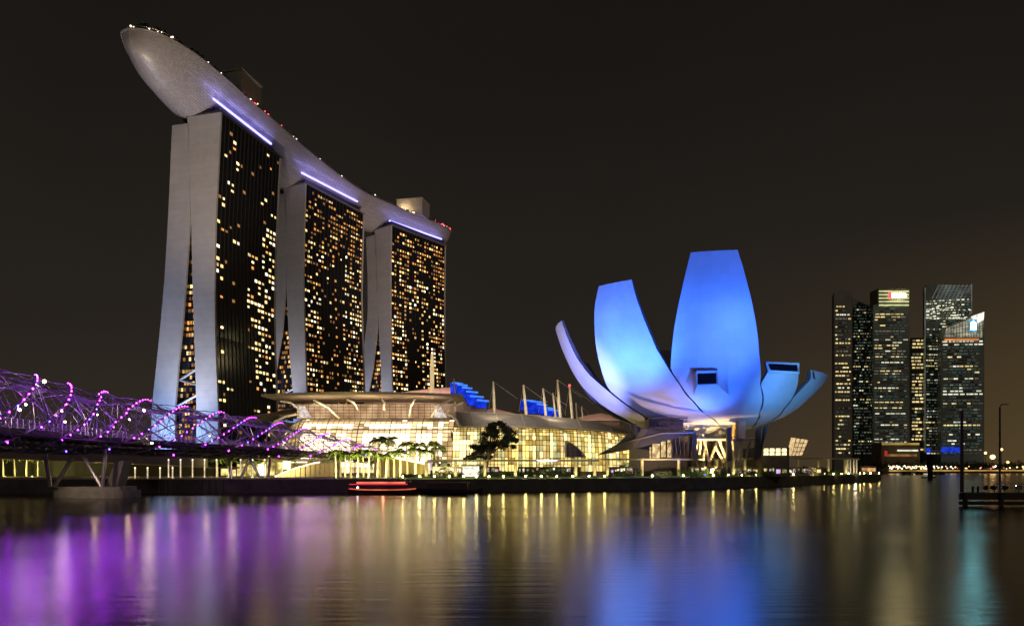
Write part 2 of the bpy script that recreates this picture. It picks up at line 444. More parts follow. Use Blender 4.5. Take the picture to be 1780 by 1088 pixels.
    wins.sort(key=lambda t: -(t[2] in (1, 3)))
    shared = {}
    ang = math.atan2(a.y, a.x)
    stuff = MB()
    for i, (z, c, mi) in enumerate(wins):
        u = L*(c+.5)/NC; ww = rr.choice([1.0, 1.1, .7])*L/NC*.31; hh = rr.choice([.85, .8, .6])
        r0 = interp(T1r, z)-.12
        if i < 100:
            key = (mi, round(ww, 2))
            if key not in shared:
                me = bpy.data.meshes.new('window'); me.from_pydata([(-ww, 0, -hh), (ww, 0, -hh), (ww, 0, hh), (-ww, 0, hh)], [], [(0, 1, 2, 3)])
                me.materials.append(WMATS[mi]); shared[key] = me
            o = bpy.data.objects.new('window', shared[key]); COL.objects.link(o); o.parent = root
            p = pt(r0, u, z); o.location = p-ORG[root.name]; o.rotation_euler = (0, 0, ang)
        else:
            stuff.quad(pt(r0, u-ww, z-hh), pt(r0, u+ww, z-hh), pt(r0, u+ww, z+hh), pt(r0, u-ww, z+hh), mi)
    stuff.build('windows', WMATS, root, kind='stuff')

# ------------------------------------------------------------------ roof deck (boat-shaped)
HR = 207.0+EYE
WR = [(-180.5, 325), (-173, 326), (-166, 331), (-161, 339), (-156.5, 350), (-151, 371), (-147, 391), (-141, 414), (-130, 460), (-113, 512), (-91, 546), (-67, 578), (-56, 594), (-53, 603)]
ER = [(-180.5, 325), (-185.5, 328), (-188.5, 335), (-191.5, 345), (-193.5, 358), (-195, 380), (-193, 402), (-188, 428), (-173, 478), (-150, 533), (-124, 574), (-96, 604), (-74, 614), (-58, 608)]
def resample(pts, n):
    P_ = [Vector((x, y, 0)) for x, y in pts]; d = [0]
    for p, q in zip(P_, P_[1:]): d.append(d[-1]+(q-p).length)
    out_ = []
    for k in range(n+1):
        # smooth by catmull-rom between stations
        t = k/n*(len(P_)-1); i = min(int(t), len(P_)-2); f = t-i
        p0, p1, p2, p3 = P_[max(i-1, 0)], P_[i], P_[i+1], P_[min(i+2, len(P_)-1)]
        out_.append(.5*((2*p1)+(p2-p0)*f+(2*p0-5*p1+4*p2-p3)*f*f+(3*p1-p0-3*p2+p3)*f**3))
    return out_
NS = 78
Wp, Ep = resample(WR, NS), resample(ER, NS)
def hull_depth(s): return 17.0*min(1, (max(s, .0)/.26))**.55*(min(1, ((1.0-s)/.10))**.5 if s > .9 else 1)
def hull_z(s, c): return HR-hull_depth(s)*max(0, 1-abs(c)**1.9)**.85
def hull_pt(s, c):
    i = min(int(s*NS), NS-1); f = s*NS-i
    W_ = Wp[i].lerp(Wp[i+1], f); E_ = Ep[i].lerp(Ep[i+1], f); q = (W_+E_)/2+(W_-E_)/2*c
    return Vector((q.x, q.y, hull_z(s, c)))
def hullmat():
    m = bpy.data.materials.new('hull_cladding'); m.use_nodes = True; t = m.node_tree; bs = t.nodes['Principled BSDF']
    bs.inputs['Roughness'].default_value = .42; bs.inputs['Metallic'].default_value = .15
    uv = t.nodes.new('ShaderNodeUVMap'); uv.uv_map = 'UVMap'
    br = t.nodes.new('ShaderNodeTexBrick'); br.inputs['Scale'].default_value = 1; br.inputs['Mortar Size'].default_value = .03
    br.inputs['Brick Width'].default_value = 1.0; br.inputs['Row Height'].default_value = .5
    br.inputs['Color1'].default_value = (.50, .47, .45, 1); br.inputs['Color2'].default_value = (.40, .375, .36, 1); br.inputs['Mortar'].default_value = (.17, .155, .15, 1)
    t.links.new(uv.outputs[0], br.inputs['Vector'])
    t.links.new(br.outputs['Color'], bs.inputs['Base Color'])
    bp = t.nodes.new('ShaderNodeBump'); bp.inputs['Strength'].default_value = .5; bp.inputs['Distance'].default_value = .4
    t.links.new(br.outputs['Fac'], bp.inputs['Height']); bp.invert = True; t.links.new(bp.outputs[0], bs.inputs['Normal'])
    return m
deck = thing('roof_deck', 'long boat-shaped roof deck spanning the tops of the three hotel towers', 'roof deck', (-150, 440, HT+EYE))
b = MB(); NC_ = 22
def cc(v): return math.cos(PI*v)
b.grid(lambda u, v: hull_pt(u, cc(v)), NS, NC_)
hull = b.build('hull', hullmat(), deck, smooth=True)
uvl = hull.data.uv_layers.new(name='UVMap')
for poly_ in hull.data.polygons:
    for li, vi in zip(poly_.loop_indices, poly_.vertices):
        j, i = divmod(vi, NS+1); uvl.data[li].uv = (i*1.3, j*1.25)
b = MB()
for k in range(NS):
    z = HR+.03
    b.quad((Wp[k].x, Wp[k].y, z), (Wp[k+1].x, Wp[k+1].y, z), (Ep[k+1].x, Ep[k+1].y, z), (Ep[k].x, Ep[k].y, z))
b.build('deck_floor', PAVE, deck)
b = MB()
b.tube([(p.x, p.y, HR+.2) for p in Wp], .55, 6); b.tube([(p.x, p.y, HR+.2) for p in Ep], .55, 6)
b.build('rim', mat('rim_metal', (.35, .33, .31), .4, .4), deck)
b = MB()
for k in range(0, NS+1):
    for Q in (Wp, Ep):
        p = Q[k]; b.tube([(p.x, p.y, HR+.2), (p.x, p.y, HR+1.6)], .06, 4)
for Q in (Wp, Ep): b.tube([(p.x, p.y, HR+1.6) for p in Q], .07, 4)
b.build('railing', STEEL, deck)
# light strips
LEDB = emis('strip_blue', (.30, .27, 1.0), 3.6, 0)
def near_hull(pt_):
    best = None
    for k in range(NS*4+1):
        s = k/(NS*4); i = min(int(s*NS), NS-1); f = s*NS-i
        W_ = Wp[i].lerp(Wp[i+1], f); E_ = Ep[i].lerp(Ep[i+1], f); C_ = (W_+E_)/2; h = (W_-E_)/2
        d = Vector((pt_[0]-C_.x, pt_[1]-C_.y, 0)); c = d.dot(h)/max(1e-6, h.length_squared); r_ = (d-h*c).length
        if best is None or r_ < best[0]: best = (r_, s, c)
    return best
for (p0, p1) in (((370, 172), (470, 250)), ((523, 300), (620, 350)), ((675, 383), (766, 415))):
    pts = []
    for k in range(13):
        t = k/12; px, py = lerp(p0[0], p1[0], t), lerp(p0[1], p1[1], t)
        # intersect the pixel ray with the hull underside
        D = 330; hit = None
        while D < 620:
            q = P(px, py, D); _, s, c = (0, 0, 0) if False else near_hull(q)
            if abs(c) < .99 and q.z > hull_z(s, c): hit = q; break
            D += 2.0
        if hit is None: hit = P(px, py, 420)
        pts.append(hit)
    b = MB(); b.tube([p+Vector((1.0, -1.6, -.9)) for p in pts], .62, 6)
    b.build('light_strip', LEDB, deck)
    mid = pts[6]
    b = MB(); b.tube([p+Vector((.1, -.1, .1)) for p in pts], .9, 5); b.build('strip_housing', DKMETAL, deck)
    for k in range(0, 13): lamp('strip_glow', 'POINT', pts[k]+Vector((5.0, -7.0, -.5)), 330, (.3, .28, 1), deck, size=.8)
# rooftop boxes and lights
def deckbox(px0, px1, pyt, D, dep, name, m_, lab=None):
    z1 = Z(pyt, D); b = MB()
    x0, x1 = X(px0, D), X(px1, D)
    b.prism([(x0, D+dep*.25), (x1, D), (x1+dep*.25, D+dep), (x0+dep*.25, D+dep*1.25)], HR+.05, z1)
    b.prism([(x0-.5, D+dep*.25-.5), (x1+.3, D-.6), (x1+dep*.25+.5, D+dep+.3), (x0+dep*.25-.3, D+dep*1.25+.5)], z1, z1+.8)
    return b.build(name, m_, deck)
ROOFBOX = mat('roof_box', (.30, .28, .25), .6, var=.1, scale=.3)
deckbox(372, 420, 121, 388, 18, 'lift_house', ROOFBOX)
deckbox(688, 734, 345, 562, 16, 'lift_house', ROOFBOX)
RED = emis('deck_red', (1, .07, .08), 3.2, 0, sample=False)
WHT = emis('deck_white', (1, .8, .5), 4, 0, sample=False)
rr = random.Random(5)
nred = 0
for k in range(0, 400):
    s = rr.random(); i = min(int(s*NS), NS-1); p = Wp[i].lerp(Wp[i+1], s*NS-i)
    red = (.45 < s < .56) or s > .84
    if not red and rr.random() > .09: continue
    if nred >= 98: break
    inn = rr.uniform(.3, 3.0)
    d = (Ep[i]-Wp[i]).normalized() if (Ep[i]-Wp[i]).length > 1 else Vector((0, 1, 0))
    q = p+d*inn
    b = MB(); b.ball((q.x, q.y, HR+rr.uniform(1.0, 2.6)), rr.uniform(.25, .5), 6, 4)
    b.build('deck_light', RED if (red and rr.random() < .72) else WHT, deck); nred += 1
# rooftop planting
b = MB()
for k in range(1300):
    s = rr.uniform(.08, .98); i = min(int(s*NS), NS-1); p = Wp[i].lerp(Wp[i+1], s*NS-i); d = (Ep[i]-Wp[i]).normalized()
    if math.sin(s*90) < -.2: continue
    q = p+d*rr.uniform(1.2, 6); z = HR+rr.uniform(.3, 3.6); r_ = rr.uniform(.4, .9)
    n1 = Vector((rr.uniform(-1, 1), rr.uniform(-1, 1), rr.uniform(-1, 1))).normalized()*r_; n2 = n1.cross(Vector((rr.random(), rr.random(), 1))).normalized()*r_
    c = Vector((q.x, q.y, z)); b.quad(c-n1-n2, c+n1-n2, c+n1+n2, c-n1+n2)
b.build('planting', LEAFD, deck, kind='stuff')
b = MB(); q = P(708, 366, 566)
for k in range(6): b.ball((q.x-6+k*2.3, q.y-3, HR+1.6), .8, 6, 4)
b.build('pool_lamps', emis('pool_lamp', (1, .7, .35), 7), deck)
lamp('deck_glow', 'POINT', (q.x-3, q.y-4, HR+4), 7000, (1, .72, .4), deck, size=1)

# ------------------------------------------------------------------ lotus museum
MC = Vector((61.0, 225.0, 0))
sil = [(964.4, 568.4), (971.4, 591), (983.6, 622.5), (999.4, 654), (1020, 685), (1048, 713), (1076, 731), (1100, 739.5), (1128, 746.5)]
prof = []
for px, py in sil:
    k = Vector(((px-CX)/F, 1, 0)); t = (MC.dot(k))/k.length_squared; foot = k*t
    prof.append((Z(py, foot.y), (foot-MC).length))
prof.sort()
prof = [(15.0, 4.0), (16.6, 9.5)]+[p for p in prof if p[0] > 17.2]
zt_, rt_ = prof[-1]
prof += [(zt_+7, rt_+1.0), (zt_+16, rt_+.8)]
_raw = list(prof)
prof = [(15+k*.5, sum(interp(_raw, 15+k*.5+o_*.5)*w_ for o_, w_ in ((-5, .1), (-3, .2), (-1, .2), (1, .2), (3, .2), (5, .1)))) for k in range(120)]
prof[0] = (15.0, 5.0)
def bowl_r(z): return interp(prof, z)
def bowl_hit(px, py):
    best = (1e9, None); D = 165.0
    while D < 240:
        q = P(px, py, D); gap = math.hypot(q.x-MC.x, q.y-MC.y)-bowl_r(q.z)
        if gap <= 0 and q.z > 14.9: return q
        if gap < best[0]: best = (gap, q)
        D += .25
    return best[1]
def azim(q): return math.atan2(q.x-MC.x, -(q.y-MC.y))
def bowl_pt(az, z, off=0):
    r = bowl_r(z)+off; return Vector((MC.x+r*math.sin(az), MC.y-r*math.cos(az), z))
def edge(pts):
    tab = []
    for px, py in pts:
        q = bowl_hit(px, py); tab.append((q.z, azim(q)))
    tab.sort(); return tab
PETAL = mat('petal_skin', (.66, .66, .66), .5, var=.08, scale=.12)
PETALP = mat('petal_panels', (.66, .66, .66), .48, var=.09, scale=.10)
seams(PETALP, 1, 1, .03, 2.0, 2.0, .88, 'UVMap')
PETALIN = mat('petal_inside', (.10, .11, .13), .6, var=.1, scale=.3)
museum = thing('lotus_museum', 'white lotus-shaped museum of upturned petals floodlit blue beside the water', 'museum', (MC.x, MC.y, GZ))
def petal(Ltab, Rtab, zb, th=5.0, nu=18, nv=30, dark=False):
    zl, zr = Ltab[-1][0], Rtab[-1][0]
    def fn(u, v, off=0):
        zL = zb+v*(zl-zb); zR = zb+v*(zr-zb); z = lerp(zL, zR, u)
        az = lerp(interp(Ltab, zL), interp(Rtab, zR), u)
        return az, z
    def thick(u, v): return .35+th*math.sin(PI*min(1, .12+.78*v))*(.35+.65*math.sin(PI*u)**.5 if 0 < u < 1 else .35)
    b = MB()
    def o_(u, v): az, z = fn(u, v); return bowl_pt(az, z)
    def i_(u, v): az, z = fn(u, v); return bowl_pt(az, z, -thick(u, v))
    b.grid(o_, nu, nv)
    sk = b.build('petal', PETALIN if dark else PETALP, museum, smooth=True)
    ul = sk.data.uv_layers.new(name='UVMap')
    for pg in sk.data.polygons:
        for li, vi in zip(pg.loop_indices, pg.vertices): j_, i_x = divmod(vi, nu+1); ul.data[li].uv = (i_x*.75, j_*1.3)
    b = MB(); b.grid(i_, nu, nv, flip=True)
    for j in range(nv):
        v0, v1 = j/nv, (j+1)/nv
        for u in (0, 1): b.quad(o_(u, v0), i_(u, v0), i_(u, v1), o_(u, v1))
    for i in range(nu):
        u0, u1 = i/nu, (i+1)/nu
        for v in (1, 0): b.quad(o_(u0, v), o_(u1, v), i_(u1, v), i_(u0, v))
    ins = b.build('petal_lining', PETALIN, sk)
    return sk
def shift(tab, f): return [(z, a+f(z)) for z, a in tab]
AR = edge([(976.7, 557), (985.4, 584), (1002.8, 622.5), (1023.8, 650.5), (1055, 678), (1086.6, 703), (1111, 718.5), (1127, 729), (1129, 746)])
AL = shift(AR, lambda z: -.42)
BL = edge([(1041, 497.5), (1035, 528), (1033.6, 560), (1036, 598), (1043, 633), (1058.7, 677), (1090, 702.5), (1114, 718), (1130, 728), (1132, 747)])
BR = edge([(1097.8, 486), (1107.6, 521), (1121.6, 559.7), (1142.5, 608.5), (1163.5, 643.5), (1191, 685), (1219, 717), (1247, 739.5), (1261, 749)])
CL = edge([(1201, 439), (1184.4, 507), (1172, 570), (1166, 640), (1167.5, 645), (1194.5, 685.5), (1222.5, 717.5), (1250.5, 740), (1264, 749)])
CR = edge([(1282, 434.7), (1299.6, 497), (1312, 552.7), (1319, 615.5), (1320, 671), (1317, 717), (1312, 734), (1308, 748)])
DL = edge([(1330, 629), (1334, 647), (1324, 664), (1322, 671), (1319.5, 717), (1314, 734), (1310, 748)])
DR = edge([(1386, 632), (1388, 649), (1385, 671), (1376.5, 691), (1360, 711), (1345, 727), (1331, 742), (1329, 748)])
EL = edge([(1409, 643), (1408, 660), (1391, 678), (1378, 692), (1362, 712.5), (1347, 728.5), (1333, 743), (1331, 748)])
ER_ = shift(EL, lambda z: .40)
for Lt, Rt, th in ((AL, AR, 3.0), (BL, BR, 6.0), (CL, CR, 6.5), (DL, DR, 3.5), (EL, ER_, 3.5)):
    petal(Lt, Rt, 17.0, th)
# dark back petals closing the bowl
def const(az0, z0, az1, z1): return [(z0, az0), (z1, az1)]
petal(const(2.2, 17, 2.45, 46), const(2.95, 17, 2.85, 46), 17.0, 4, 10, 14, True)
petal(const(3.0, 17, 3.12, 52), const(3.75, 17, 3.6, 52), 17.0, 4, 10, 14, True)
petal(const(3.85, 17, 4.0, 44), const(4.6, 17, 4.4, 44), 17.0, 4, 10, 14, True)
b = MB(); b.grid(lambda u, v: bowl_pt(u*2*PI, lerp(15.0, 17.3, v), -.25), 48, 4)
b.add([bowl_pt(k*2*PI/48, 15.0, -.25) for k in range(48)], [tuple(range(48))])
b.build('bowl_base', PETAL, museum, smooth=True)
# petal-end windows (outward facing skylights)
def on_bowl_patch(corners, off, name, m_, parent=museum):
    (ax, ay), (bx, by), (cx, cy_), (dx, dy) = corners
    b = MB()
    def fn(u, v):
        px = lerp(lerp(ax, bx, u), lerp(dx, cx, u), v); py = lerp(lerp(ay, by, u), lerp(dy, cy_, u), v)
        q = bowl_hit(px, py); n = Vector((q.x-MC.x, q.y-MC.y, 0)).normalized(); return q+n*off
    b.grid(fn, 8, 3); return b.build(name, m_, parent)
BLK = mat('skylight_glass', (.006, .007, .012), .1, var=.2)
on_bowl_patch([(1333.5, 632.5), (1383, 635), (1384.5, 646), (1337.5, 643.5)], .5, 'skylight', BLK)
b = MB()
fr_ = [bowl_hit(*c) for c in ((1330.5, 630.5), (1386, 632.5), (1387, 648.5), (1335, 646.5), (1330.5, 630.5))]
b.tube([q+Vector(((q.x-MC.x), (q.y-MC.y), 0)).normalized()*.4 for q in fr_], .28, 5); b.build('skylight_frame', PETAL, museum)
on_bowl_patch([(1410.5, 644), (1413.5, 646), (1415, 660), (1411, 657)], .4, 'skylight', mat('skylight_red', (.25, .05, .08), .4))
# dormer box on the tall petal
c0, c1, c2, c3 = bowl_hit(1211.5, 646), bowl_hit(1246.5, 644), bowl_hit(1247.5, 668), bowl_hit(1211, 669)
fy = min(c0.y, c1.y, c2.y, c3.y)-1.6
def FP(px, py): return P(px, py, fy)
dm = [FP(1211, 646), FP(1246.5, 645), FP(1248, 668.5), FP(1211, 669.5)]
back = [Vector((p.x, fy+12, p.z+1.5)) for p in dm[:2]]+[bowl_hit(1277, 693)+Vector((0, 1.5, 0)), bowl_hit(1208, 690)+Vector((0, 1.5, 0))]
b = MB(); b.quad(dm[0], dm[1], back[1], back[0]); b.quad(dm[1], dm[2], back[2], back[1]); b.quad(dm[3], dm[0], back[0], back[3])
b.quad(dm[2], dm[3], back[3], back[2]); b.quad(*[p+Vector((0, .35, 0)) for p in dm])
dorm = b.build('dormer', PETAL, museum)
b = MB(); b.quad(*[p+Vector((0, .2, 0)) for p in (FP(1213, 649), FP(1245, 648), FP(1246, 666.5), FP(1213, 667.5))]); b.build('pane', BLK, dorm)
b = MB(); b.tube(dm+[dm[0]], .22, 5); b.build('frame', PETAL, dorm)
b = MB(); b.quad(FP(1208, 642.5), FP(1247, 640.5), FP(1247, 645.3), FP(1208, 646.5)); 
q0, q1 = FP(1208, 642.5), FP(1247, 640.5)
b.quad(q0, q1, q1+Vector((0, 8, .5)), q0+Vector((0, 8, .5))); b.build('dormer_roof', mat('dormer_roof', (.03, .03, .035), .5), dorm)

# supports: diagonal columns, dark fins, base drum, ramp
MCOL = mat('raking_column', (.66, .56, .40), .6, var=.1)
yb = 207
for (x0, y0, x1, y1) in ((1205, 800, 1216, 754), (1221, 754, 1233, 802), (1234, 802, 1249, 762), (1222, 800, 1228, 765), (1249, 762, 1263, 800), (1243, 775, 1258, 803), (1272, 760, 1276, 800), (1290, 757, 1284, 800), (1296, 800, 1304, 765), (1218, 762, 1216, 800)):
    b = MB(); b.tube([P(x0, y0, yb), P(x1, y1, yb+2)], .42, 6); b.build('raking_column', MCOL, museum)
b = MB(); b.tube([P(1211, 763, yb), P(1262, 763, yb)], .55, 6); b.tube([P(1270, 766, yb), P(1314, 762, yb)], .45, 6); b.build('ring_beam', MCOL, museum)
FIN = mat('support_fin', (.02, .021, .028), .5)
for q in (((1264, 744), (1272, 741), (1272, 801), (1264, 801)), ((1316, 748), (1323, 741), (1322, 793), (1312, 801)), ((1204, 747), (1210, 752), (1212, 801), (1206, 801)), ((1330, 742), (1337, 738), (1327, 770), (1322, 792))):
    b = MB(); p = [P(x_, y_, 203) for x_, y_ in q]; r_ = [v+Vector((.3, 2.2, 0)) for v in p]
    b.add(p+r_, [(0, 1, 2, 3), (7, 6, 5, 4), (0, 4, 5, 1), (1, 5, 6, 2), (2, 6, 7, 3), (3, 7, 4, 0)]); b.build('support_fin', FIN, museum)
b = MB()
for k in range(14):
    an = -1.3+k*.2; p = Vector((MC.x+8.5*math.sin(an), MC.y-8.5*math.cos(an), 0))
    b.tube([(p.x, p.y, GZ), (p.x, p.y, 15.2)], .25, 5)
b.prism([(MC.x+7*math.sin(k*PI/8), MC.y-7*math.cos(k*PI/8)) for k in range(16)][::-1], GZ, 15.0)
b.build('core_drum', mat('core_wall', (.28, .22, .15), .6, var=.3, scale=.7), museum)
# ramp shell
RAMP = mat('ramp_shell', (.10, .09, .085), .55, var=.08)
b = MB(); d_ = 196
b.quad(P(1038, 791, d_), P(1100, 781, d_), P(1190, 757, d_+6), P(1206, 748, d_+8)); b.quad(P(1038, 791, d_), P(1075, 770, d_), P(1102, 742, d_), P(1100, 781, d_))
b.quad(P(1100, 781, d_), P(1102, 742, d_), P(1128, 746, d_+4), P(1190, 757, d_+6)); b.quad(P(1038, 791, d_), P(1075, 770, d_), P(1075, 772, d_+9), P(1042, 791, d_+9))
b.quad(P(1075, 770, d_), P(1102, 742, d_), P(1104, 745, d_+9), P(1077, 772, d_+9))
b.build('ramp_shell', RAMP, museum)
b = MB(); b.tube([P(1075, 771, d_-.2), P(1150, 752, d_-.2), P(1206, 751, d_-.2)], .35, 5); b.tube([P(1100, 737, d_-.2), P(1104, 757, d_-.2)], .9, 6); b.build('ramp_rail', RAMP, museum)
# lattice pavilion
b = MB(); bg_ = MB(); d_ = 203
lx0, lx1, ly0, ly1 = 1129, 1187, 726, 755
for k in range(9):
    x_ = lerp(lx0, lx1, k/8); b.tube([P(x_, ly0, d_), P(x_, ly1, d_)], .13, 4)
for k in range(5):
    y_ = lerp(ly0, ly1, k/4); b.tube([P(lx0, y_, d_), P(lx1+8, y_, d_)], .13, 4)
for k in range(4): b.tube([P(lx0+k*15, ly0, d_), P(lx0+k*15+14, ly1, d_)], .1, 4)
for k in range(6): b.tube([P(1165+k*8, 757, d_), P(1172+k*6, 800, d_)], .14, 4); b.tube([P(1150+k*10, 800, d_), P(1170+k*7, 760, d_+2)], .1, 4)
b.build('lattice_screen', mat('bronze_steel', (.16, .11, .07), .45, .5), museum)
b = MB(); b.prism([(X(1129, 206), 206), (X(1187, 206), 206), (X(1187, 206), 216), (X(1132, 206), 216)], Z(760, 206), Z(727, 206)); b.build('pavilion_wall', mat('pavilion_wall', (.10, .075, .055), .6, var=.5, scale=1.2), museum)
GLOWP = emis('lobby_glow', (1, .78, .40), .85, .5, .8, lo=(.8, .5, .2))
for x0, x1, y0, y1 in ((1129, 1132, 777, 796), (1134, 1147, 771, 796), (1149, 1157, 767, 794), (1160, 1167, 765, 795)):
    b = MB(); b.quad(P(x0, y1, 209), P(x1, y1, 209), P(x1, y0, 209), P(x0, y0, 209)); b.build('lobby_window', GLOWP, museum)
b = MB(); b.prism([(X(1105, 210), 210), (X(1200, 210), 210), (X(1200, 210), 222), (X(1105, 210), 222)], GZ, Z(758, 210)); b.build('lobby_wall', mat('lobby_wall', (.05, .045, .04), .6), museum)
b = MB(); b.prism([(X(1283, 205), 205), (X(1296, 205), 205), (X(1296, 205), 212), (X(1283, 205), 212)], Z(762, 205), Z(730, 205)); b.build('lift_shaft', mat('lift_shaft', (.6, .45, .2), .5), museum)
# low lit annex right
b = MB(); b.prism([(X(1324, 222), 222), (X(1372, 222), 222), (X(1372, 222), 240), (X(1324, 222), 240)], GZ, Z(777, 222)); b.build('annex', mat('annex_wall', (.12, .09, .06), .6, var=.4, scale=.5), museum)
for k in range(4):
    for j in range(2):
        b = MB(); x0 = 1327+k*10.5; y0 = 779+j*6.5
        b.quad(P(x0, y0+5.5, 221.7), P(x0+9, y0+5.5, 221.7), P(x0+8.5, y0, 221.7), P(x0+1, y0, 221.7)); b.build('annex_window', emis('annex_glow', (1, .82, .45), 1.7, .4, .7), museum)

# tilted glass box on the promenade
gb = thing('glass_box_pavilion', 'small tilted glass box glowing yellow right of the lotus museum', 'pavilion', (X(1390, 232), 232, GZ))
b = MB(); p = [P(1376, 792, 232), P(1394, 792, 232), P(1406, 764, 232), P(1384, 761, 232)]; r_ = [v+Vector((1.5, 8, .5)) for v in p]
b.add(p+r_, [(0, 1, 2, 3), (7, 6, 5, 4), (0, 4, 5, 1), (1, 5, 6, 2), (2, 6, 7, 3), (3, 7, 4, 0)])
b.build('glass_body', emis('box_glow', (1, .70, .34), .75, .6, .9), gb)
b = MB()
for k in range(5): t = k/4; b.tube([p[0].lerp(p[3], t)+Vector((0, -.1, 0)), p[1].lerp(p[2], t)+Vector((0, -.1, 0))], .1, 4)
for k in range(4): t = k/3; b.tube([p[0].lerp(p[1], t)+Vector((0, -.1, 0)), p[3].lerp(p[2], t)+Vector((0, -.1, 0))], .1, 4)
b.build('mullions', DKMETAL, gb)

# museum floodlights
HOUSE = mat('lamp_housing', (.05, .05, .05), .4, .6)
def flood(px, D, z, target, power, color, label, lens, angle=55, blend=.8, group='floodlights on the promenade'):
    if 150 < D < 262 and 900 < px < 1530: D = max(D, coast(px)+2.4)
    if D < 110: z -= .6
    foot_z = 1.9 if D < 110 else GZ
    loc = Vector((X(px, D), D, z)); r = thing('floodlight', label, 'floodlight', (loc.x, loc.y, foot_z), group)
    d = (Vector(target)-loc).normalized(); s_ = d.cross(Vector((0, 0, 1))).normalized(); u_ = s_.cross(d)
    b = MB(); f = [loc+s_*sx*.35+u_*sy*.28 for sx, sy in ((-1, -1), (1, -1), (1, 1), (-1, 1))]; k = [q-d*.4 for q in f]
    b.add(f+k, [(0, 4, 5, 1), (1, 5, 6, 2), (2, 6, 7, 3), (3, 7, 4, 0), (7, 6, 5, 4)]); b.tube([loc-d*.2, (loc.x, loc.y, foot_z)], .07, 5)
    b.build('housing', HOUSE, r)
    b = MB(); b.quad(*[q-d*.05 for q in f]); b.build('lens', emis('lens_'+lens, color, 3, 0, sample=False), r)
    lamp('flood_beam', 'SPOT', loc+d*.3, power, color, r, target, .15, angle, blend)
BL1 = (.13, .32, 1.0); BL2 = (.30, .55, 1.0); VIO = (.40, .26, 1.0)
T_ = lambda px, py: bowl_hit(px, py)
BLU = (.022, .15, 1.0)
flood(1712, 104.5, 3.4, T_(1235, 510), 460000, BLU, 'added blue floodlight on the jetty aimed at the upper half of the tall front petal', 'blue', 36, .7)  # the jetty floodlights are added to light the petals from the front
flood(1745, 103.5, 3.4, T_(1245, 640), 330000, BLU, 'added blue floodlight further right on the jetty aimed at the lower half of the tall petal', 'blue', 34, .9)
flood(1725, 104, 3.4, T_(1262, 590), 50000, (.5, .6, 1.0), 'added pale blue floodlight on the jetty making the bright patch on the tall petal', 'cyan', 18, 1.0)
flood(1770, 103, 3.4, T_(1375, 680), 520000, (.12, .42, 1.0), 'added cyan floodlight at the right of the jetty aimed at the two short right petals', 'cyan', 19, .9)
flood(1225, 178, 3.9, T_(1240, 520), 60000, BLU, 'blue floodlight on the quay aimed high up the tall front petal', 'blue', 62)
flood(1030, 177, 3.9, T_(1080, 570), 150000, (.045, .18, 1.0), 'blue floodlight left of the museum ramp aimed at the wide left petal', 'blue', 58)
flood(950, 174, 3.9, T_(1070, 590), 150000, (.10, .24, 1.0), 'blue floodlight on the quay before the hood of the hall, lighting the left petals', 'blue', 50)
flood(1060, 178, 3.9, T_(1076, 605), 21000, (.25, .95, .8), 'cyan floodlight beside the museum ramp making the bright spot on the left petal', 'cyan', 24, 1.0)
flood(930, 173, 3.9, T_(1020, 655), 430000, (.22, .26, 1.0), 'violet floodlight lighting the thin outer left petal', 'violet', 40)
flood(1150, 184, 3.9, T_(1150, 730), 14000, (1, .66, .42), 'warm floodlight under the left petals', 'warm', 110, 1.0)
flood(1236, 197, 4.2, T_(1238, 752), 52000, (1, .66, .24), 'warm floodlight between the raking columns under the museum', 'warm', 100, 1.0)
flood(1200, 180, 3.9, T_(1180, 715), 11000, (.16, .16, 1.0), 'violet floodlight lighting the lower part of the left petals', 'violet', 90, 1.0)
flood(1335, 200, 3.9, T_(1330, 730), 9000, (.24, .24, 1.0), 'pink violet floodlight under the right petals', 'pink', 90, 1.0)

# ------------------------------------------------------------------ shopping hall
HALL = thing('shopping_hall', 'long glass-vaulted shopping hall glowing white and yellow below the hotel towers', 'shopping mall', (X(780, 245), 245, GZ))
MULL = mat('mullion', (.06, .05, .045), .5, .3)
def vault_pt(u, v):
    # u along (px 462..792), v 0 top .. 1 bottom
    px = lerp(470, 792, u)
    D0 = 252+18*max(0, (.30-u)/.30)**2
    d = 15*(1-math.sqrt(max(0, 1-v**1.6)))*1.0 if False else 13*math.sin(v*PI/2)
    ztop = Z(727, 252)-4.5*max(0, (.20-u)/.20)**2; zbot = GZ+1
    z = lerp(ztop, zbot, 1-math.cos(v*PI/2)) if True else 0
    return Vector((X(px, 252), D0-d, z))
VG = emis('vault_glow', (1, .70, .34), 1.5, .45, .12, lo=(1, .66, .36))
VGs = [VG, emis('vault_bright', (1, .78, .50), 3.8, .3, .2), emis('vault_gold', (1, .66, .28), .75, .5, .2), emis('vault_low', (.9, .60, .30), .42, .5, .2)]
b = MB(); b.grid(lambda u, v: vault_pt(u, v)+Vector((0, .5, 0)), 36, 16)
rr = random.Random(3)
for k in range(len(b.mi)):
    j, i = divmod(k, 36)
    if j < 2: m_ = 3
    elif j < 4: m_ = 2 if i < 20 else 3
    elif i < 7: m_ = 3 if i < 4 or j > 9 else 2
    elif j in (7, 15): m_ = 0
    elif i > 31: m_ = rr.choice([2, 2, 0]) if i != 33 else 1
    else: m_ = 1 if (j > 4 and i not in (17, 18, 28)) else 0
    if rr.random() < .10: m_ = rr.choice([0, 2, 1])
    b.mi[k] = m_
b.build('vault_glass', VGs, HALL)
b = MB()
for k in range(37):
    b.tube([vault_pt(k/36, v/12) for v in range(13)], .09 if k % 6 else .17, 4)
for j in range(17):
    b.tube([vault_pt(u/30, j/16) for u in range(31)], .10 if j not in (7,) else .24, 4)
b.build('vault_mullions', MULL, HALL)
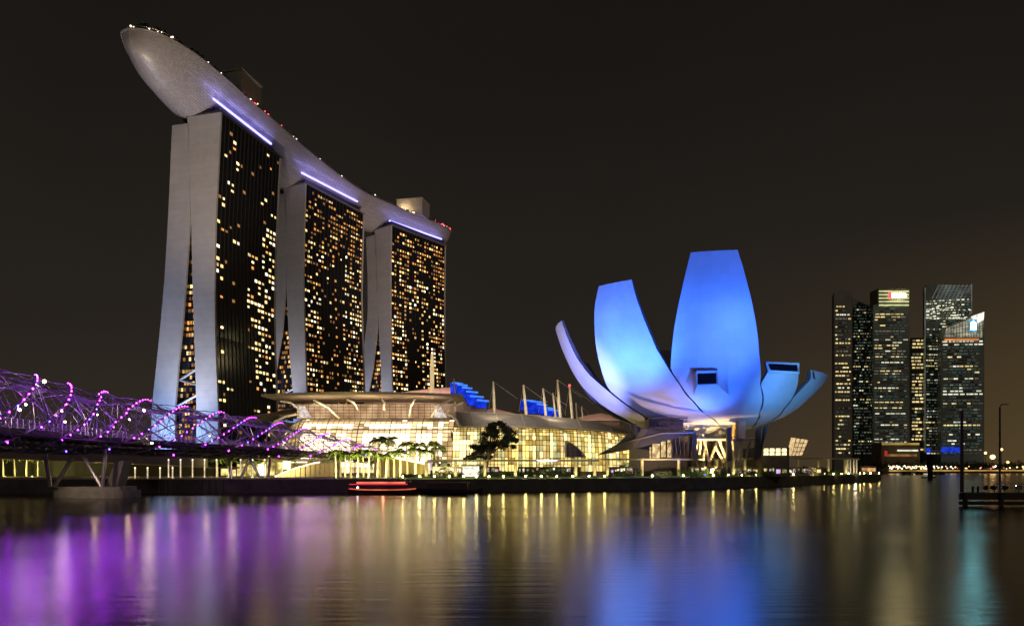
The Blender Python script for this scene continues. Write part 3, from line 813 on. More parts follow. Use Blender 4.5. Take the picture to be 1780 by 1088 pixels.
# clerestory
CG = emis('clerestory_glow', (1, .66, .36), .62, .4, .2, lo=(.9, .5, .25))
dC = 253
b = MB(); b.quad(P(516, 728, dC), P(768, 728, dC), P(768, 702, dC), P(516, 702, dC)); b.build('clerestory', CG, HALL)
b = MB()
for k in range(26): x_ = lerp(516, 768, k/25); b.tube([P(x_, 728, dC-.3), P(x_, 702, dC-.3)], .08, 4)
for k in range(6): y_ = lerp(728, 702, k/5); b.tube([P(516, y_, dC-.3), P(768, y_, dC-.3)], .07, 4)
b.build('clerestory_mullions', MULL, HALL)
for x_ in (520, 755):
    b = MB(); b.quad(P(x_, 726, dC-.5), P(x_+22, 726, dC-.5), P(x_+10, 706, dC-.5), P(x_, 705, dC-.5)); b.build('gable_glass', emis('gable_glow', (1, .85, .75), .7, .5, .8), HALL)
# flat canopy roof with struts
b = MB()
n_ = 24
def can(u, v):
    px = lerp(468, 806, u); py = 690+3.5*(2*u-1)**2*0
    return Vector((X(px, 250), lerp(238, 268, v)+4*(2*u-1)**2, Z(689, 250)+.4*math.sin(u*PI)))
b.grid(can, n_, 2); b.grid(lambda u, v: can(u, v)+Vector((0, 0, -.8)), n_, 2)
for k in range(n_):
    p0, p1 = can(k/n_, 0), can((k+1)/n_, 0); b.quad(p0, p1, p1-Vector((0, 0, .8)), p0-Vector((0, 0, .8)))
b.build('canopy_roof', mat('canopy_roof', (.30, .25, .20), .5, var=.1), HALL)
for (x0, y0, x1, y1, m_) in ((487, 697, 516, 708, 0), (545, 695, 590, 727, 0), (603, 694, 622, 712, 0), (663, 693, 668, 712, 0), (722, 693, 711, 725, 0), (786, 692, 750, 724, 0), (805, 700, 775, 718, 0)):
    b = MB(); b.tube([P(x0, y0, 241), P((x0+x1)/2+(3 if x1 > x0 else -3), (y0+y1)/2-3, 244), P(x1, y1, 250)], .38, 6); b.build('canopy_strut', WHITEST, HALL)
lamp('canopy_glow', 'SPOT', P(640, 726, 242), 10000, (1, .7, .4), HALL, P(640, 690, 254), 1, 130)
lamp('canopy_glow', 'SPOT', P(560, 726, 242), 7200, (1, .7, .4), HALL, P(560, 690, 254), 1, 130)
lamp('canopy_glow', 'SPOT', P(730, 726, 242), 7200, (1, .7, .4), HALL, P(730, 690, 254), 1, 130)
# left low shell roofs
for (x0, x1, y0, y1, yy) in ((415, 520, 722, 733, 262), (470, 512, 716, 727, 258)):
    b = MB(); b.grid(lambda u, v: Vector((X(lerp(x0, x1, u), yy), lerp(yy-6, yy+14, v), Z(lerp(y1, y0, math.sin(u*PI/2)), yy)+2.0*math.sin(v*PI))), 10, 6); b.build('shell_roof', mat('shell_roof', (.45, .38, .32), .5), HALL, smooth=True)
b = MB(); b.tube([P(468, 745, 244), P(478, 733, 245), P(495, 724, 247), P(515, 720, 249)], .5, 6); b.build('edge_rib', WHITEST, HALL)
b = MB(); b.tube([P(774, 718, 247), P(786, 722, 244), P(794, 731, 242), P(800, 741, 240)], .5, 6); b.build('edge_rib', WHITEST, HALL)
b = MB(); b.tube([P(778, 733, 248), P(784, 750, 244), P(788, 770, 241), P(790, 792, 240)], .35, 6); b.build('edge_rib', DKMETAL, HALL)
# wing B: gridded vault and grey roof running right
TOPB = [(780, 742), (880, 742.5), (950, 744), (1000, 746), (1050, 750), (1096, 755)]
ROOFB = [(786, 717), (850, 719), (930, 723), (1000, 729), (1050, 736), (1096, 751)]
def DB(px): return 241+max(0, (px-900)/200)**2*30
def wing(u, v):
    px = lerp(789, 1096, u); D = DB(px); zt = Z(interp(TOPB, px), D); zb = GZ+1.5
    return Vector((X(px, D), D-7*math.sin(v*PI/2), lerp(zt, zb, 1-math.cos(v*PI/2))))
WGm = emis('wing_glow', (1, .68, .17), 1.5, .55, .10, lo=(.85, .62, .26))
WGs = [WGm, emis('wing_bright', (1, .76, .28), 2.6, .4, .3), emis('wing_low', (.9, .58, .13), .62, .5, .3), emis('wing_green', (.85, .78, .34), .9, .5, .3)]
b = MB(); b.grid(lambda u, v: wing(u, v)+Vector((0, .5, 0)), 52, 10)
cb = [rr.choice([0, 0, 1, 2, 3]) for _ in range(52)]
for k in range(len(b.mi)):
    j, i = divmod(k, 52); m_ = cb[i] if rr.random() < .6 else rr.choice([0, 0, 2, 3])
    if j < 3 and rr.random() < .6: m_ = 2
    if i < 7 and 2 < j: m_ = rr.choice([1, 1, 0])
    b.mi[k] = m_
b.build('wing_glass', WGs, HALL)
b = MB()
for k in range(53): b.tube([wing(k/52, v/8) for v in range(9)], .09 if k % 4 else .16, 4)
for j in range(11): b.tube([wing(u/30, j/10) for u in range(31)], .10, 4)
b.build('wing_mullions', MULL, HALL)
def roofb(u, v):
    px = lerp(797, 1100, u)-10*math.sin(v*PI/2)*(1-u); D = DB(lerp(789, 1100, u))
    z0, z1 = Z(interp(TOPB, px), D)+.1, Z(interp(ROOFB, px), D+16)
    return Vector((X(px, D), D-1+14*v, lerp(z0, z1, math.sin(v*PI/2))))
b = MB(); b.grid(roofb, 40, 8); b.build('wing_roof', GREYROOF, HALL, smooth=True)
b = MB()
for k in (3, 8, 13, 18, 24, 30): b.tube([roofb(k/34, v/8)+Vector((0, 0, .15)) for v in range(9)], .14, 4)
b.tube([roofb(u/30, 0)+Vector((0, -.1, 0)) for u in range(31)], .25, 5); b.tube([roofb(u/30, 1) for u in range(31)], .2, 5)
b.build('roof_ribs', mat('roof_rib', (.38, .34, .28), .5), HALL)
# entrance hood shell
b = MB()
b.grid(lambda u, v: P(lerp(983, 1018, u), lerp(795, lerp(766, 795, u**1.6), v), 232-4*math.sin(u*PI)), 10, 8); b.build('entrance_hood', mat('hood_shell', (.12, .11, .12), .4), HALL, smooth=True)
b = MB(); b.tube([P(984+3*k*0, 795, 231), P(983, 766, 231), P(990, 770, 230.5), P(999, 776, 230), P(1009, 785, 230), P(1018, 795, 230)], .45, 5); b.build('hood_rim', WHITEST, HALL)
# plinth with storefronts
b = MB(); b.prism([(X(440, 238), 243), (X(790, 238), 239), (X(1090, 250), 262), (X(1090, 250), 290), (X(440, 238), 290)], GZ, GZ+4.4); b.build('plinth', mat('plinth_wall', (.09, .07, .04), .6, var=.3, scale=.5), HALL)
b = MB(); b.prism([(X(470, 262), 262), (X(800, 262), 262), (X(1090, 275), 280), (X(1090, 275), 300), (X(470, 262), 300)], GZ, Z(732, 262)-.5); b.build('hall_core', mat('hall_core', (.16, .12, .09), .6), HALL)
SF = [emis('shop_white', (1, .86, .62), 1.5, .6, .7, lo=(.7, .5, .3)), emis('shop_yellow', (1, .75, .32), 1.0, .6, .7, lo=(.6, .4, .15)), emis('shop_violet', (.62, .42, 1), .9, .6, .7, lo=(.8, .5, .3)), emis('shop_green', (.65, .8, .3), .45, .6, .7, lo=(.35, .3, .12))]
rr = random.Random(21)
px = 640
while px < 1088:
    w_ = rr.uniform(7, 14); D = 236 if px < 800 else 236+max(0, (px-800)/290)*22
    b = MB(); b.quad(P(px, 817, D), P(px+w_, 817, D), P(px+w_, 803, D), P(px, 803, D)); b.build('storefront', rr.choice([SF[0], SF[1], SF[1], SF[2], SF[3], SF[3]]), HALL)
    px += w_+rr.uniform(1.5, 5)

# things behind the hall: pink shell roof, blue stepped roofs, masts
PINK = mat('pink_roof', (.62, .45, .40), .5, var=.08, scale=.2)
def curved_roof(name, label, pts_top, ybase, D, dep, m_, cat='roof'):
    r = thing(name, label, cat, (X(pts_top[len(pts_top)//2][0], D), D, GZ))
    xs = [p[0] for p in pts_top]; tab = pts_top
    def fn(u, v):
        px = lerp(xs[0], xs[-1], u); yt = interp(tab, px)
        return Vector((X(px, D), D+dep*v, Z(lerp(ybase, yt, math.sin(v*PI*.5)), D)))
    b = MB(); b.grid(fn, 30, 10); b.build('roof_shell', m_, r, smooth=True)
    b = MB(); b.prism([(X(xs[0], D), D+1), (X(xs[-1], D), D+1), (X(xs[-1], D), D+dep+6), (X(xs[0], D), D+dep+6)], GZ, Z(ybase+1.5, D)); b.build('wall', mat('theatre_wall', (.12, .10, .07), .7), r)
    b = MB()
    for j in range(1, 6): b.tube([fn(u/30, j/6)+Vector((0, -.15, .1)) for u in range(31)], .12, 4)
    b.build('roof_seams', mat('seam', (.5, .36, .3), .5), r)
    lamp('roof_wash', 'SPOT', P((xs[0]+xs[-1])/2, ybase-38, D-16), 60000 if dep > 16 else 9000, (1, .66, .52), r, P((xs[0]+xs[-1])/2, ybase-4, D+6), 1, 130)
    return r
curved_roof('theatre', 'theatre with a pale pink curved roof behind the hall canopy', [(632, 687), (660, 680), (700, 672), (740, 667), (775, 664.5), (800, 666), (820, 678)], 689, 290, 22, PINK, 'theatre')
curved_roof('small_theatre', 'low pavilion with pale pink roof between two masts behind the hall', [(842, 710), (855, 706), (880, 712), (918, 722)], 723, 285, 12, PINK, 'pavilion')
curved_roof('end_pavilion', 'low pavilion with pale roof just left of the lotus museum', [(1008, 723), (1030, 718), (1052, 715), (1066, 719), (1078, 728)], 731, 290, 12, PINK, 'pavilion')
BLUE = emis('led_wash_glow', (.01, .045, .75), 1.0, .5, .35, lo=(.005, .02, .45)); BLUE2 = emis('blue_edge', (.06, .24, 1.0), 1.1, .3)  # blue LED light falling on the roof steps is put in as emission
def stepped(label, steps, D, base):
    r = thing('stepped_roof', label, 'roof', (X(steps[0][0], D), D, GZ), 'blue-lit stepped roofs behind the hall')
    for (x0, x1, y0, y1) in steps:
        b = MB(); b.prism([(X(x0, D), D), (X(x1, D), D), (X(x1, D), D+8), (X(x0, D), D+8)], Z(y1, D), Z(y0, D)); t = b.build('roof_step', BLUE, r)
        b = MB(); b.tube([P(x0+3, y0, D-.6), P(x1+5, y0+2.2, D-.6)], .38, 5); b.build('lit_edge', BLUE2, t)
        D += .6
    b = MB(); b.prism([(X(steps[0][0]-2, D), D+2), (X(steps[-1][1], D), D+2), (X(steps[-1][1], D), D+12), (X(steps[0][0]-2, D), D+12)], GZ, Z(base, D)); b.build('wall', mat('theatre_wall', (.12, .10, .07), .7), r)
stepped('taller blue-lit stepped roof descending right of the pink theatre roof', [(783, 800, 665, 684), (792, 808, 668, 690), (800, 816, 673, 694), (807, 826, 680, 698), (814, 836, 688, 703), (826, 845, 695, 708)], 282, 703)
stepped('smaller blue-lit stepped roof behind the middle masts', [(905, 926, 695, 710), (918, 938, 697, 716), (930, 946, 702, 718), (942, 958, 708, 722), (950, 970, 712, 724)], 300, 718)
MAST = mat('mast_steel', (.55, .50, .38), .45, .2)
ml = [(751, 615, 690, .75, 249, 'thick bright mast standing on the left end of the hall canopy'),
      (789, 658, 714, .4, 262, 'slender mast in front of the blue stepped roof edge'),
      (857.5, 663, 717, .55, 256, 'lone mast right of the taller blue stepped roof'),
      (910, 669, 721, .55, 257, 'mast at the left side of the smaller blue stepped roof'),
      (944, 675, 723, .5, 259, 'mast in front of the smaller blue stepped roof'),
      (961, 683, 724, .4, 262, 'short mast left of the tallest right mast'),
      (968, 690, 725, .35, 266, 'thin short mast close beside the tallest right mast'),
      (969, 660, 724, .55, 259, 'tallest of the masts grouped left of the museum'),
      (990, 671, 727, .55, 262, 'mast with a red light just left of the museum petal'),
      (1001, 700, 727, .25, 268, 'small thin mast right of the red-lit mast'),
      (1011, 706, 728, .22, 268, 'smallest thin mast nearest the museum')]
masts = []
for i, (px, y0, y1, r_, D, lab) in enumerate(ml):
    foot = P(px+(5 if 3 <= i <= 8 else 2 if i else 0), y1+2, D); foot.z = Z(y1+2, D)
    base = Vector((foot.x, foot.y, foot.z))
    r = thing('mast', lab, 'mast', base, 'masts rising from the hall roof'); top = P(px, y0, D)
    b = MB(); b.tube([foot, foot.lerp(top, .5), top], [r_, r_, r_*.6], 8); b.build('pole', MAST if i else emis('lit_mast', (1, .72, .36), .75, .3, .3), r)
    b = MB()
    if i in (2, 3, 4, 7, 8): b.tube([top, P(px+42, y0+30, D+4)], .07, 4); b.tube([top, P(px-8, y1-6, D+6)], .06, 4)
    else: b.tube([top, P(px+16, y1-3, D+4)], .06, 4)
    b.build('stay_cable', STEEL, r); masts.append(r)
b = MB(); b.ball(P(990, 670, 262), .5, 6, 4); b.build('beacon', RED, masts[8])
lamp('mast_wash', 'SPOT', P(960, 742, 248)+Vector((0, -4, 4)), 9000, (1, .78, .45), masts[7], P(965, 690, 262), .6, 110)
lamp('roof_wash', 'SPOT', P(880, 640, 236), 15000, (1, .80, .6), masts[2], P(890, 735, 250), .6, 100)  # this and the next wash are added to brighten the wing roof, no fixture
lamp('roof_wash', 'SPOT', P(1000, 650, 240), 15000, (1, .80, .6), masts[8], P(1010, 740, 256), .6, 100)
lamp('mast_wash', 'SPOT', P(860, 735, 240)+Vector((0, -2, 4)), 7000, (1, .78, .45), masts[2], P(860, 690, 258), .6, 100)

# ------------------------------------------------------------------ helix footbridge
BX = [(55, -77), (106, -79), (130, -82), (150, -76), (174, -66), (195, -58), (215, -50), (232, -44), (245, -40)]
BT = [(55, 16), (106, 15.6), (130, 15.3), (150, 14.2), (174, 13), (195, 11.3), (215, 9), (232, 7), (245, 5.5)]
BB = [(55, 2.6), (130, 2.7), (174, 2.9), (195, 2.6), (215, 2.2), (232, 1.6), (245, 1.2)]
def smooth_tab(tab, D):
    return (interp(tab, D-6)+interp(tab, D)*2+interp(tab, D+6))/4
st = []; D = 62.0; s = 0.0; prev = None
while D < 244:
    c = Vector((smooth_tab(BX, D), D, 0)); t_ = smooth_tab(BT, D); b_ = smooth_tab(BB, D)
    if prev is not None: s += (c-prev).length
    prev = c.copy(); st.append((s, c.x, c.y, EYE+(t_+b_)/2, (t_-b_)/2)); D += 1.0
STOT = st[-1][0]
def bridge_at(s):
    s = max(0, min(STOT-1e-6, s))
    lo, hi = 0, len(st)-1
    while hi-lo > 1:
        m = (lo+hi)//2
        if st[m][0] <= s: lo = m
        else: hi = m
    a_, b_ = st[lo], st[hi]; f = (s-a_[0])/max(1e-6, b_[0]-a_[0])
    c = Vector((lerp(a_[1], b_[1], f), lerp(a_[2], b_[2], f), lerp(a_[3], b_[3], f)))
    T__ = Vector((b_[1]-a_[1], b_[2]-a_[2], 0)).normalized(); N = Vector((T__.y, -T__.x, 0))
    return c, T__, N, lerp(a_[4], b_[4], f)
s_ref = 116-62.0
PITCH = 63.0; NT = 6
def th_out(s, j): return PI/2+2*PI*((s-s_ref)/PITCH)+2*PI*j/NT
def th_in(s, j): return -2*PI*((s-s_ref)/PITCH)+2*PI*j/5+.6
def on(s, th, k=1.0):
    c, T__, N, R = bridge_at(s); return c+(N*math.cos(th)+Vector((0, 0, 1))*math.sin(th))*R*k
bridge = thing('helix_footbridge', 'double helix steel footbridge studded with purple lights crossing the water at left', 'footbridge', (-80, 120, 0))
HST = mat('helix_steel', (.42, .38, .42), .3, .7, var=.1)
for j in range(NT):
    b = MB(); b.tube([on(k*1.2, th_out(k*1.2, j)) for k in range(int(STOT/1.2)+1)], .17, 6); b.build('outer_helix_tube', HST, bridge)
for j in range(5):
    b = MB(); b.tube([on(k*1.2, th_in(k*1.2, j), .80) for k in range(int(STOT/1.2)+1)], .12, 5); b.build('inner_helix_tube', HST, bridge)
for j in range(6):
    b = MB(); b.tube([on(k*1.5, PI/2-2*PI*((k*1.5-s_ref)/PITCH)+2*PI*j/6+.5, .97) for k in range(int(STOT/1.5)+1)], .075, 4); b.build('counter_helix_tube', HST, bridge)
b = MB(); st_ = 1.7; k = 0
def adiff(a_, b_): return abs((a_-b_+PI) % (2*PI)-PI)
while k*st_ < STOT-4:
    s = k*st_
    for j in range(NT):
        to = th_out(s, j); po = on(s, to)
        for ds in (-st_, st_):
            s2 = s+ds
            if s2 < 0 or s2 > STOT: continue
            js = sorted(range(5), key=lambda q: adiff(th_in(s2, q), to))[:2]
            for q in js[:1 if ds < 0 else 2]: b.tube([po, on(s2, th_in(s2, q), .80)], .05, 3, caps=False)
    k += 1
b.build('strut_lattice', HST, bridge)
# walkway deck inside
def lat(s, x_, z_):  # lateral offset in radii, height in radii
    c, T__, N, R = bridge_at(s); return c+N*x_*R+Vector((0, 0, z_*R))
ns = 70
b = MB()
for (xa, xb, za, zb) in ((-.72, .72, -.46, -.46), (.72, .72, -.46, -.56), (.72, -.72, -.56, -.56), (-.72, -.72, -.56, -.46)):
    b.grid(lambda u, v: lat(u*STOT, lerp(xa, xb, v), lerp(za, zb, v)), ns, 1)
b.build('walkway_deck', mat('walkway_deck', (.04, .036, .036), .6), bridge)
b = MB()
for xx in (-.9, .9): b.tube([lat(k/ns*STOT, xx*.9, -.62) for k in range(ns+1)], .28, 6)
for k in range(ns): b.tube([lat(k/ns*STOT, -.8, -.60), lat(k/ns*STOT, .8, -.60)], .14, 4)
for xx in (-.55, 0, .55): b.tube([lat(k/ns*STOT, xx, -.80) for k in range(ns+1)], .16, 5)
for k in range(0, ns): b.tube([lat(k/ns*STOT, .85, -.62), lat((k+.5)/ns*STOT, .2, -.98), lat((k+1)/ns*STOT, -.85, -.62)], .08, 4)
b.build('deck_girders', DKMETAL, bridge)
b = MB()
for xx in (-.7, .7):
    for zz in (-.24, -.30, -.36): b.tube([lat(k/ns*STOT, xx, zz) for k in range(ns+1)], .04, 4)
    for k in range(ns*2): b.tube([lat(k/ns/2*STOT, xx, -.46), lat(k/ns/2*STOT, xx, -.24)], .045, 3)
b.build('handrail', STEEL, bridge)
CANP = mat('canopy_panel', (.30, .27, .33), .4, .3, var=.25, scale=1.5)
s = 4.0
while s < STOT-22:
    b = MB(); L_ = 9.5
    b.grid(lambda u, v: on(s+u*L_, PI*(.34+.34*v), .74), 10, 6)
    b.build('canopy_panel', CANP, bridge, smooth=True); s += 15.5
# LED studs
PUR = emis('led_purple', (.42, .012, 1.0), 115, 0); PUR2 = emis('led_magenta', (.8, .02, 1.0), 95, 0); PBL = emis('led_blue', (.08, .03, 1.0), 60, 0)
leds = []
for j in range(NT):
    k = 0
    while k*1.6 < STOT-16:
        s = k*1.6+j*.3; th = th_out(s, j)
        if math.cos(th) > -.02 and math.sin(th) > -.50: leds.append((on(s, th, 1.03), s))
        elif math.cos(th) > 0 and math.sin(th) > -.93 and k % 4 == 0: leds.append((on(s, th, 1.04), s))
        k += 1
leds.sort(key=lambda t: t[0].y)
rr = random.Random(9); vis = [l for l in leds if X(0, l[0].y)-2 < l[0].x]; hid = [l for l in leds if not (X(0, l[0].y)-2 < l[0].x)]
nled = 0; rest = MB(); sh = {}
for p, s in vis+hid:
    r_ = .19 if p.y < 170 else .17; mi = rr.choice([0, 0, 0, 1, 1, 2])
    if nled < 100:
        if mi not in sh:
            q = MB(); q.ball((0, 0, 0), .105, 6, 4); me = bpy.data.meshes.new('led_lamp'); me.from_pydata(q.v, [], q.f); me.materials.append([PUR, PUR2, PBL][mi]); sh[mi] = me
        o = bpy.data.objects.new('led_lamp', sh[mi]); COL.objects.link(o); o.parent = bridge; o.location = p-ORG[bridge.name]; nled += 1
    else: rest.ball(p, .10, 6, 4, mi=mi)
rest.build('led_lamps', [PUR, PUR2, PBL], bridge, kind='stuff')
for s in range(4, 170, 4):
    c, T__, N, R = bridge_at(s)
    lamp('purple_glow', 'POINT', c+N*R*.35+Vector((0, 0, -R*.1)), 300*(R/6)**2, (.42, .10, 1), bridge, size=1.6)
# warm walkway lamps
for (px, py, D, pw) in ((77, 663, 113, 3.0), (250, 713, 138, 2.2), (34, 712, 102, 1.4), (264, 770, 140, 1.5), (108, 714, 120, .9), (113, 733, 122, 1.0), (365, 757, 158, .8), (45, 703, 106, .8), (169, 721, 128, .8), (225, 729, 138, .8)):
    b = MB(); b.ball(P(px, py, D), .17*pw**.4, 8, 5); b.build('walkway_lamp', emis('walk_lamp', (1, .80, .50), 40, 0), bridge)
for s in range(12, 170, 24):
    c, T__, N, R = bridge_at(s); lamp('deck_glow', 'POINT', c+N*R*.2+Vector((0, 0, -R*.25)), 420*(R/6)**2, (1, .75, .6), bridge, size=.8)  # added warm light without a fixture, so the lattice reads grey
# piers (stand in the water, part of the bridge)
PIERC = mat('pier_concrete', (.22, .20, .17), .8, var=.2, scale=.8, bump=.3)
for (xa, xb, D, legs) in ((78, 217, 130, ((75, 766, 87, 846), (131, 785, 95, 846), (129, 766, 178, 849), (184, 770, 178, 846))), (384, 488, 172, ((396, 790, 403, 836), (434, 797, 415, 838), (434, 797, 458, 840), (470, 797, 465, 838)))):
    x0, x1 = X(xa, D), X(xb, D)
    b = MB(); n = 16; pl = []
    for k in range(n):
        an = 2*PI*k/n; pl.append(((x0+x1)/2+(x1-x0)/2*abs(math.cos(an))**.4*math.copysign(1, math.cos(an)), D+4+3.5*abs(math.sin(an))**.5*math.copysign(1, math.sin(an))))
    b.prism(pl, -2, .45+1.0*(D < 150)); b.prism([((p[0]-(x0+x1)/2)*.9+(x0+x1)/2, (p[1]-D-4)*.9+D+4) for p in pl], 0, 1.1+1.0*(D < 150)); b.build('pier_base', PIERC, bridge, smooth=False)
    lamp('pier_fill', 'SPOT', (lerp(x0, x1, .5), D-7, 6.5), 1500, (1, .78, .55), bridge, (lerp(x0, x1, .5), D+2, 1.0), .5, 90)  # added spot without a fixture, brightens the dark pier base
    for (lx, ly, bx_, by_) in legs:
        b = MB(); b.tube([P(lx, ly, D+3), P(bx_, by_, D+3)], .36, 8); b.build('pier_leg', HST, bridge)
b = MB(); p = [P(200, 802, 136), P(216, 800, 136), P(203, 846, 136), P(182, 846, 136)]; r_ = [v+Vector((0, 3, 0)) for v in p]
b.add(p+r_, [(0, 1, 2, 3), (7, 6, 5, 4), (0, 4, 5, 1), (1, 5, 6, 2), (2, 6, 7, 3), (3, 7, 4, 0)]); b.build('pier_wall', PIERC, bridge)

# ------------------------------------------------------------------ road bridge behind, left
road = thing('road_bridge', 'low concrete road bridge with golden-lit underside behind the footbridge', 'road bridge', (X(150, 205), 205, GZ))
RB = mat('road_concrete', (.17, .14, .11), .7, var=.2, scale=.3)
def rb(u, v, zo=0):
    x_ = lerp(-240, X(372, 200), u); D = lerp(196, 226, v)
    return Vector((x_, D, 0))
b = MB()
def fas(u): return Z(lerp(776, 797, max(0, (u-.45)/.55)**1.2), 196)
b.grid(lambda u, v: Vector((rb(u, 0).x, 196, fas(u)-2.3*(1-v))), 30, 1)
b.grid(lambda u, v: Vector((rb(u, v).x, lerp(196, 226, v), fas(u))), 30, 1); b.build('deck', RB, road)
b = MB(); b.grid(lambda u, v: Vector((rb(u, v).x, lerp(196, 226, v), fas(u)-2.3-.6*math.sin(v*PI))), 30, 6); b.build('soffit', mat('soffit', (.45, .36, .22), .7, var=.1, scale=.3), road, smooth=True)
b = MB(); b.prism([(-240, 226), (X(372, 205), 226), (X(372, 205), 229), (-240, 229)], GZ, 12); b.build('abutment', mat('abutment_dark', (.03, .028, .02), .9), road)
for k in range(24):
    xx = -240+k*6.6
    b = MB() if k == 0 else b
    b.tube([(xx, 196.2, fas(min(1, (xx+240)/155))), (xx, 196.2, fas(min(1, (xx+240)/155))+1.2)], .06, 4)
b.tube([(lerp(-240, X(372, 200), u/20), 196.2, fas(u/20)+1.2) for u in range(21)], .08, 4); b.build('railing', STEEL, road)
for k, xx in enumerate((-215, -170, -128, -118, -104, -94)): lamp('soffit_glow', 'POINT', (xx if k < 2 else xx, 212, 5.2), 260 if k < 2 else 700, (1, .68, .28), road, size=.5)
for xx in (-200,):
    b = MB(); b.box((xx, 212, 5.5), (2.2, 20, 6)); b.build('bridge_pier', RB, road)
# ------------------------------------------------------------------ promenade furniture
LIT = emis('lamp_globe', (1, .80, .24), 100, 0)
ED = [700, 729, 755, 781, 806, 828, 850, 875, 914, 941, 968, 996, 1024, 1051, 1134, 1188, 1240, 1266, 1290, 1314, 1358, 1379, 1416, 1433, 1449, 1463, 1475, 1495, 1502, 1513, 1522, 1528]
nE = len(ED)
proto = thing('bollard_lamp', 'x', 'lamp', (0, 0, 0), 'round lamps along the quay edge')
b = MB(); b.tube([(0, 0, 0), (0, 0, .42)], .09, 6); b.build('post', HOUSE, proto)
b = MB(); b.ball((0, 0, .58), .19, 8, 6); b.build('globe', LIT, proto)
for i, px in enumerate(ED):
    D = coast(px)+1.6; loc = (X(px, D), D, GZ+.03)
    lab = f'glowing quay-edge lamp, {nth(i, nE)} of the row'
    if i == 0:
        proto.location = loc; proto['label'] = lab
    else: dup(proto, loc, label=lab)
UPX = [705+k*37 for k in range(22)]
for k, px in enumerate(UPX):
    D = coast(px)+5; r = thing('ground_uplight', f'small planting uplight behind the quay lamps, {nth(k, 22)} of its row', 'uplight', (X(px, D), D, GZ+.03), 'planting uplights')
    b = MB(); b.tube([(X(px, D), D, GZ), (X(px, D), D, GZ+.3)], .16, 8); b.build('housing', HOUSE, r)
    lamp('uplight', 'SPOT', (X(px, D), D-3.8, GZ+1.0), 620, (1, .88, .36), r, (X(px, D), D+6, GZ+.8), .3, 140, .9)
# grass verge
b = MB(); n = 60
vp = []
for k in range(n+1):
    px = lerp(690, 1530, k/n); D = coast(px); vp.append(((X(px, D+1.6), D+1.6), (X(px, D+7), D+7)))
for (a0, a1), (b0, b1) in zip(vp, vp[1:]): b.quad((*a0, GZ+.034), (*b0, GZ+.034), (*b1, GZ+.5), (*a1, GZ+.5))
b.build('grass', GRASS, kind='stuff')

# covered walkway
def walkway(x0, x1, cols, label, roof_y=799):
    n = 24
    def D_(px): return coast(px)+11
    r = thing('covered_walkway', label, 'walkway', (X((x0+x1)/2, D_((x0+x1)/2)), D_((x0+x1)/2), GZ), 'covered walkways along the promenade')
    b = MB()
    zr = lambda px: Z(roof_y, D_(px))
    for k in range(n):
        a_, c_ = lerp(x0, x1, k/n), lerp(x0, x1, (k+1)/n)
        p0, p1 = Vector((X(a_, D_(a_)), D_(a_), zr(a_))), Vector((X(c_, D_(c_)), D_(c_), zr(c_))); dy = Vector((0, 4, .15)); dz = Vector((0, 0, -.45))
        b.quad(p0, p1, p1+dy, p0+dy); b.quad(p0+dz, p1+dz, p1+dy+dz, p0+dy+dz); b.quad(p0, p1, p1+dz, p0+dz)
    b.build('roof', mat('walkway_roof', (.32, .30, .22), .5, var=.1), r)
    for px in cols:
        D = D_(px)+1; zt = zr(px)-.45
        b = MB(); b.tube([(X(px, D), D, GZ), (X(px, D), D, zt)], .42, 8); b.build('column', mat('walkway_column', (.75, .66, .42), .5), r)
        lamp('column_light', 'SPOT', (X(px, D)-.2, D-2.0, GZ+.4), 260, (1, .82, .42), r, (X(px, D), D+1, GZ+3), .2, 75, .8)
walkway(742, 1042, [741, 792, 843, 896, 1001, 1034], 'left covered walkway with lit columns in front of the glowing hall')
walkway(1046, 1262, [1056, 1116, 1180, 1246], 'middle covered walkway below the museum ramp and petals', 797)
walkway(1266, 1492, [1275, 1295, 1344, 1387, 1422, 1440, 1470], 'right covered walkway running past the museum to the point', 796)
# cluster of columns at the right end of the walkway
r = thing('column_shelter', 'open shelter of closely set white columns at the right tip of the promenade', 'shelter', (X(1482, 300), 300, GZ))
b = MB(); b.prism([(X(1464, 296), 296), (X(1494, 296), 296), (X(1494, 296), 306), (X(1464, 296), 306)], Z(799, 296), Z(796, 296)); b.build('roof', GREYROOF, r)
for k, px in enumerate((1468, 1473, 1478, 1484, 1489)):
    b = MB(); b.tube([(X(px, 298), 298, GZ), (X(px, 298), 298, Z(799, 298))], .35, 6); b.build('column', WHITEST, r)
lamp('shelter_glow', 'POINT', (X(1479, 298), 294, 5), 500, (1, .78, .5), r, size=.3)

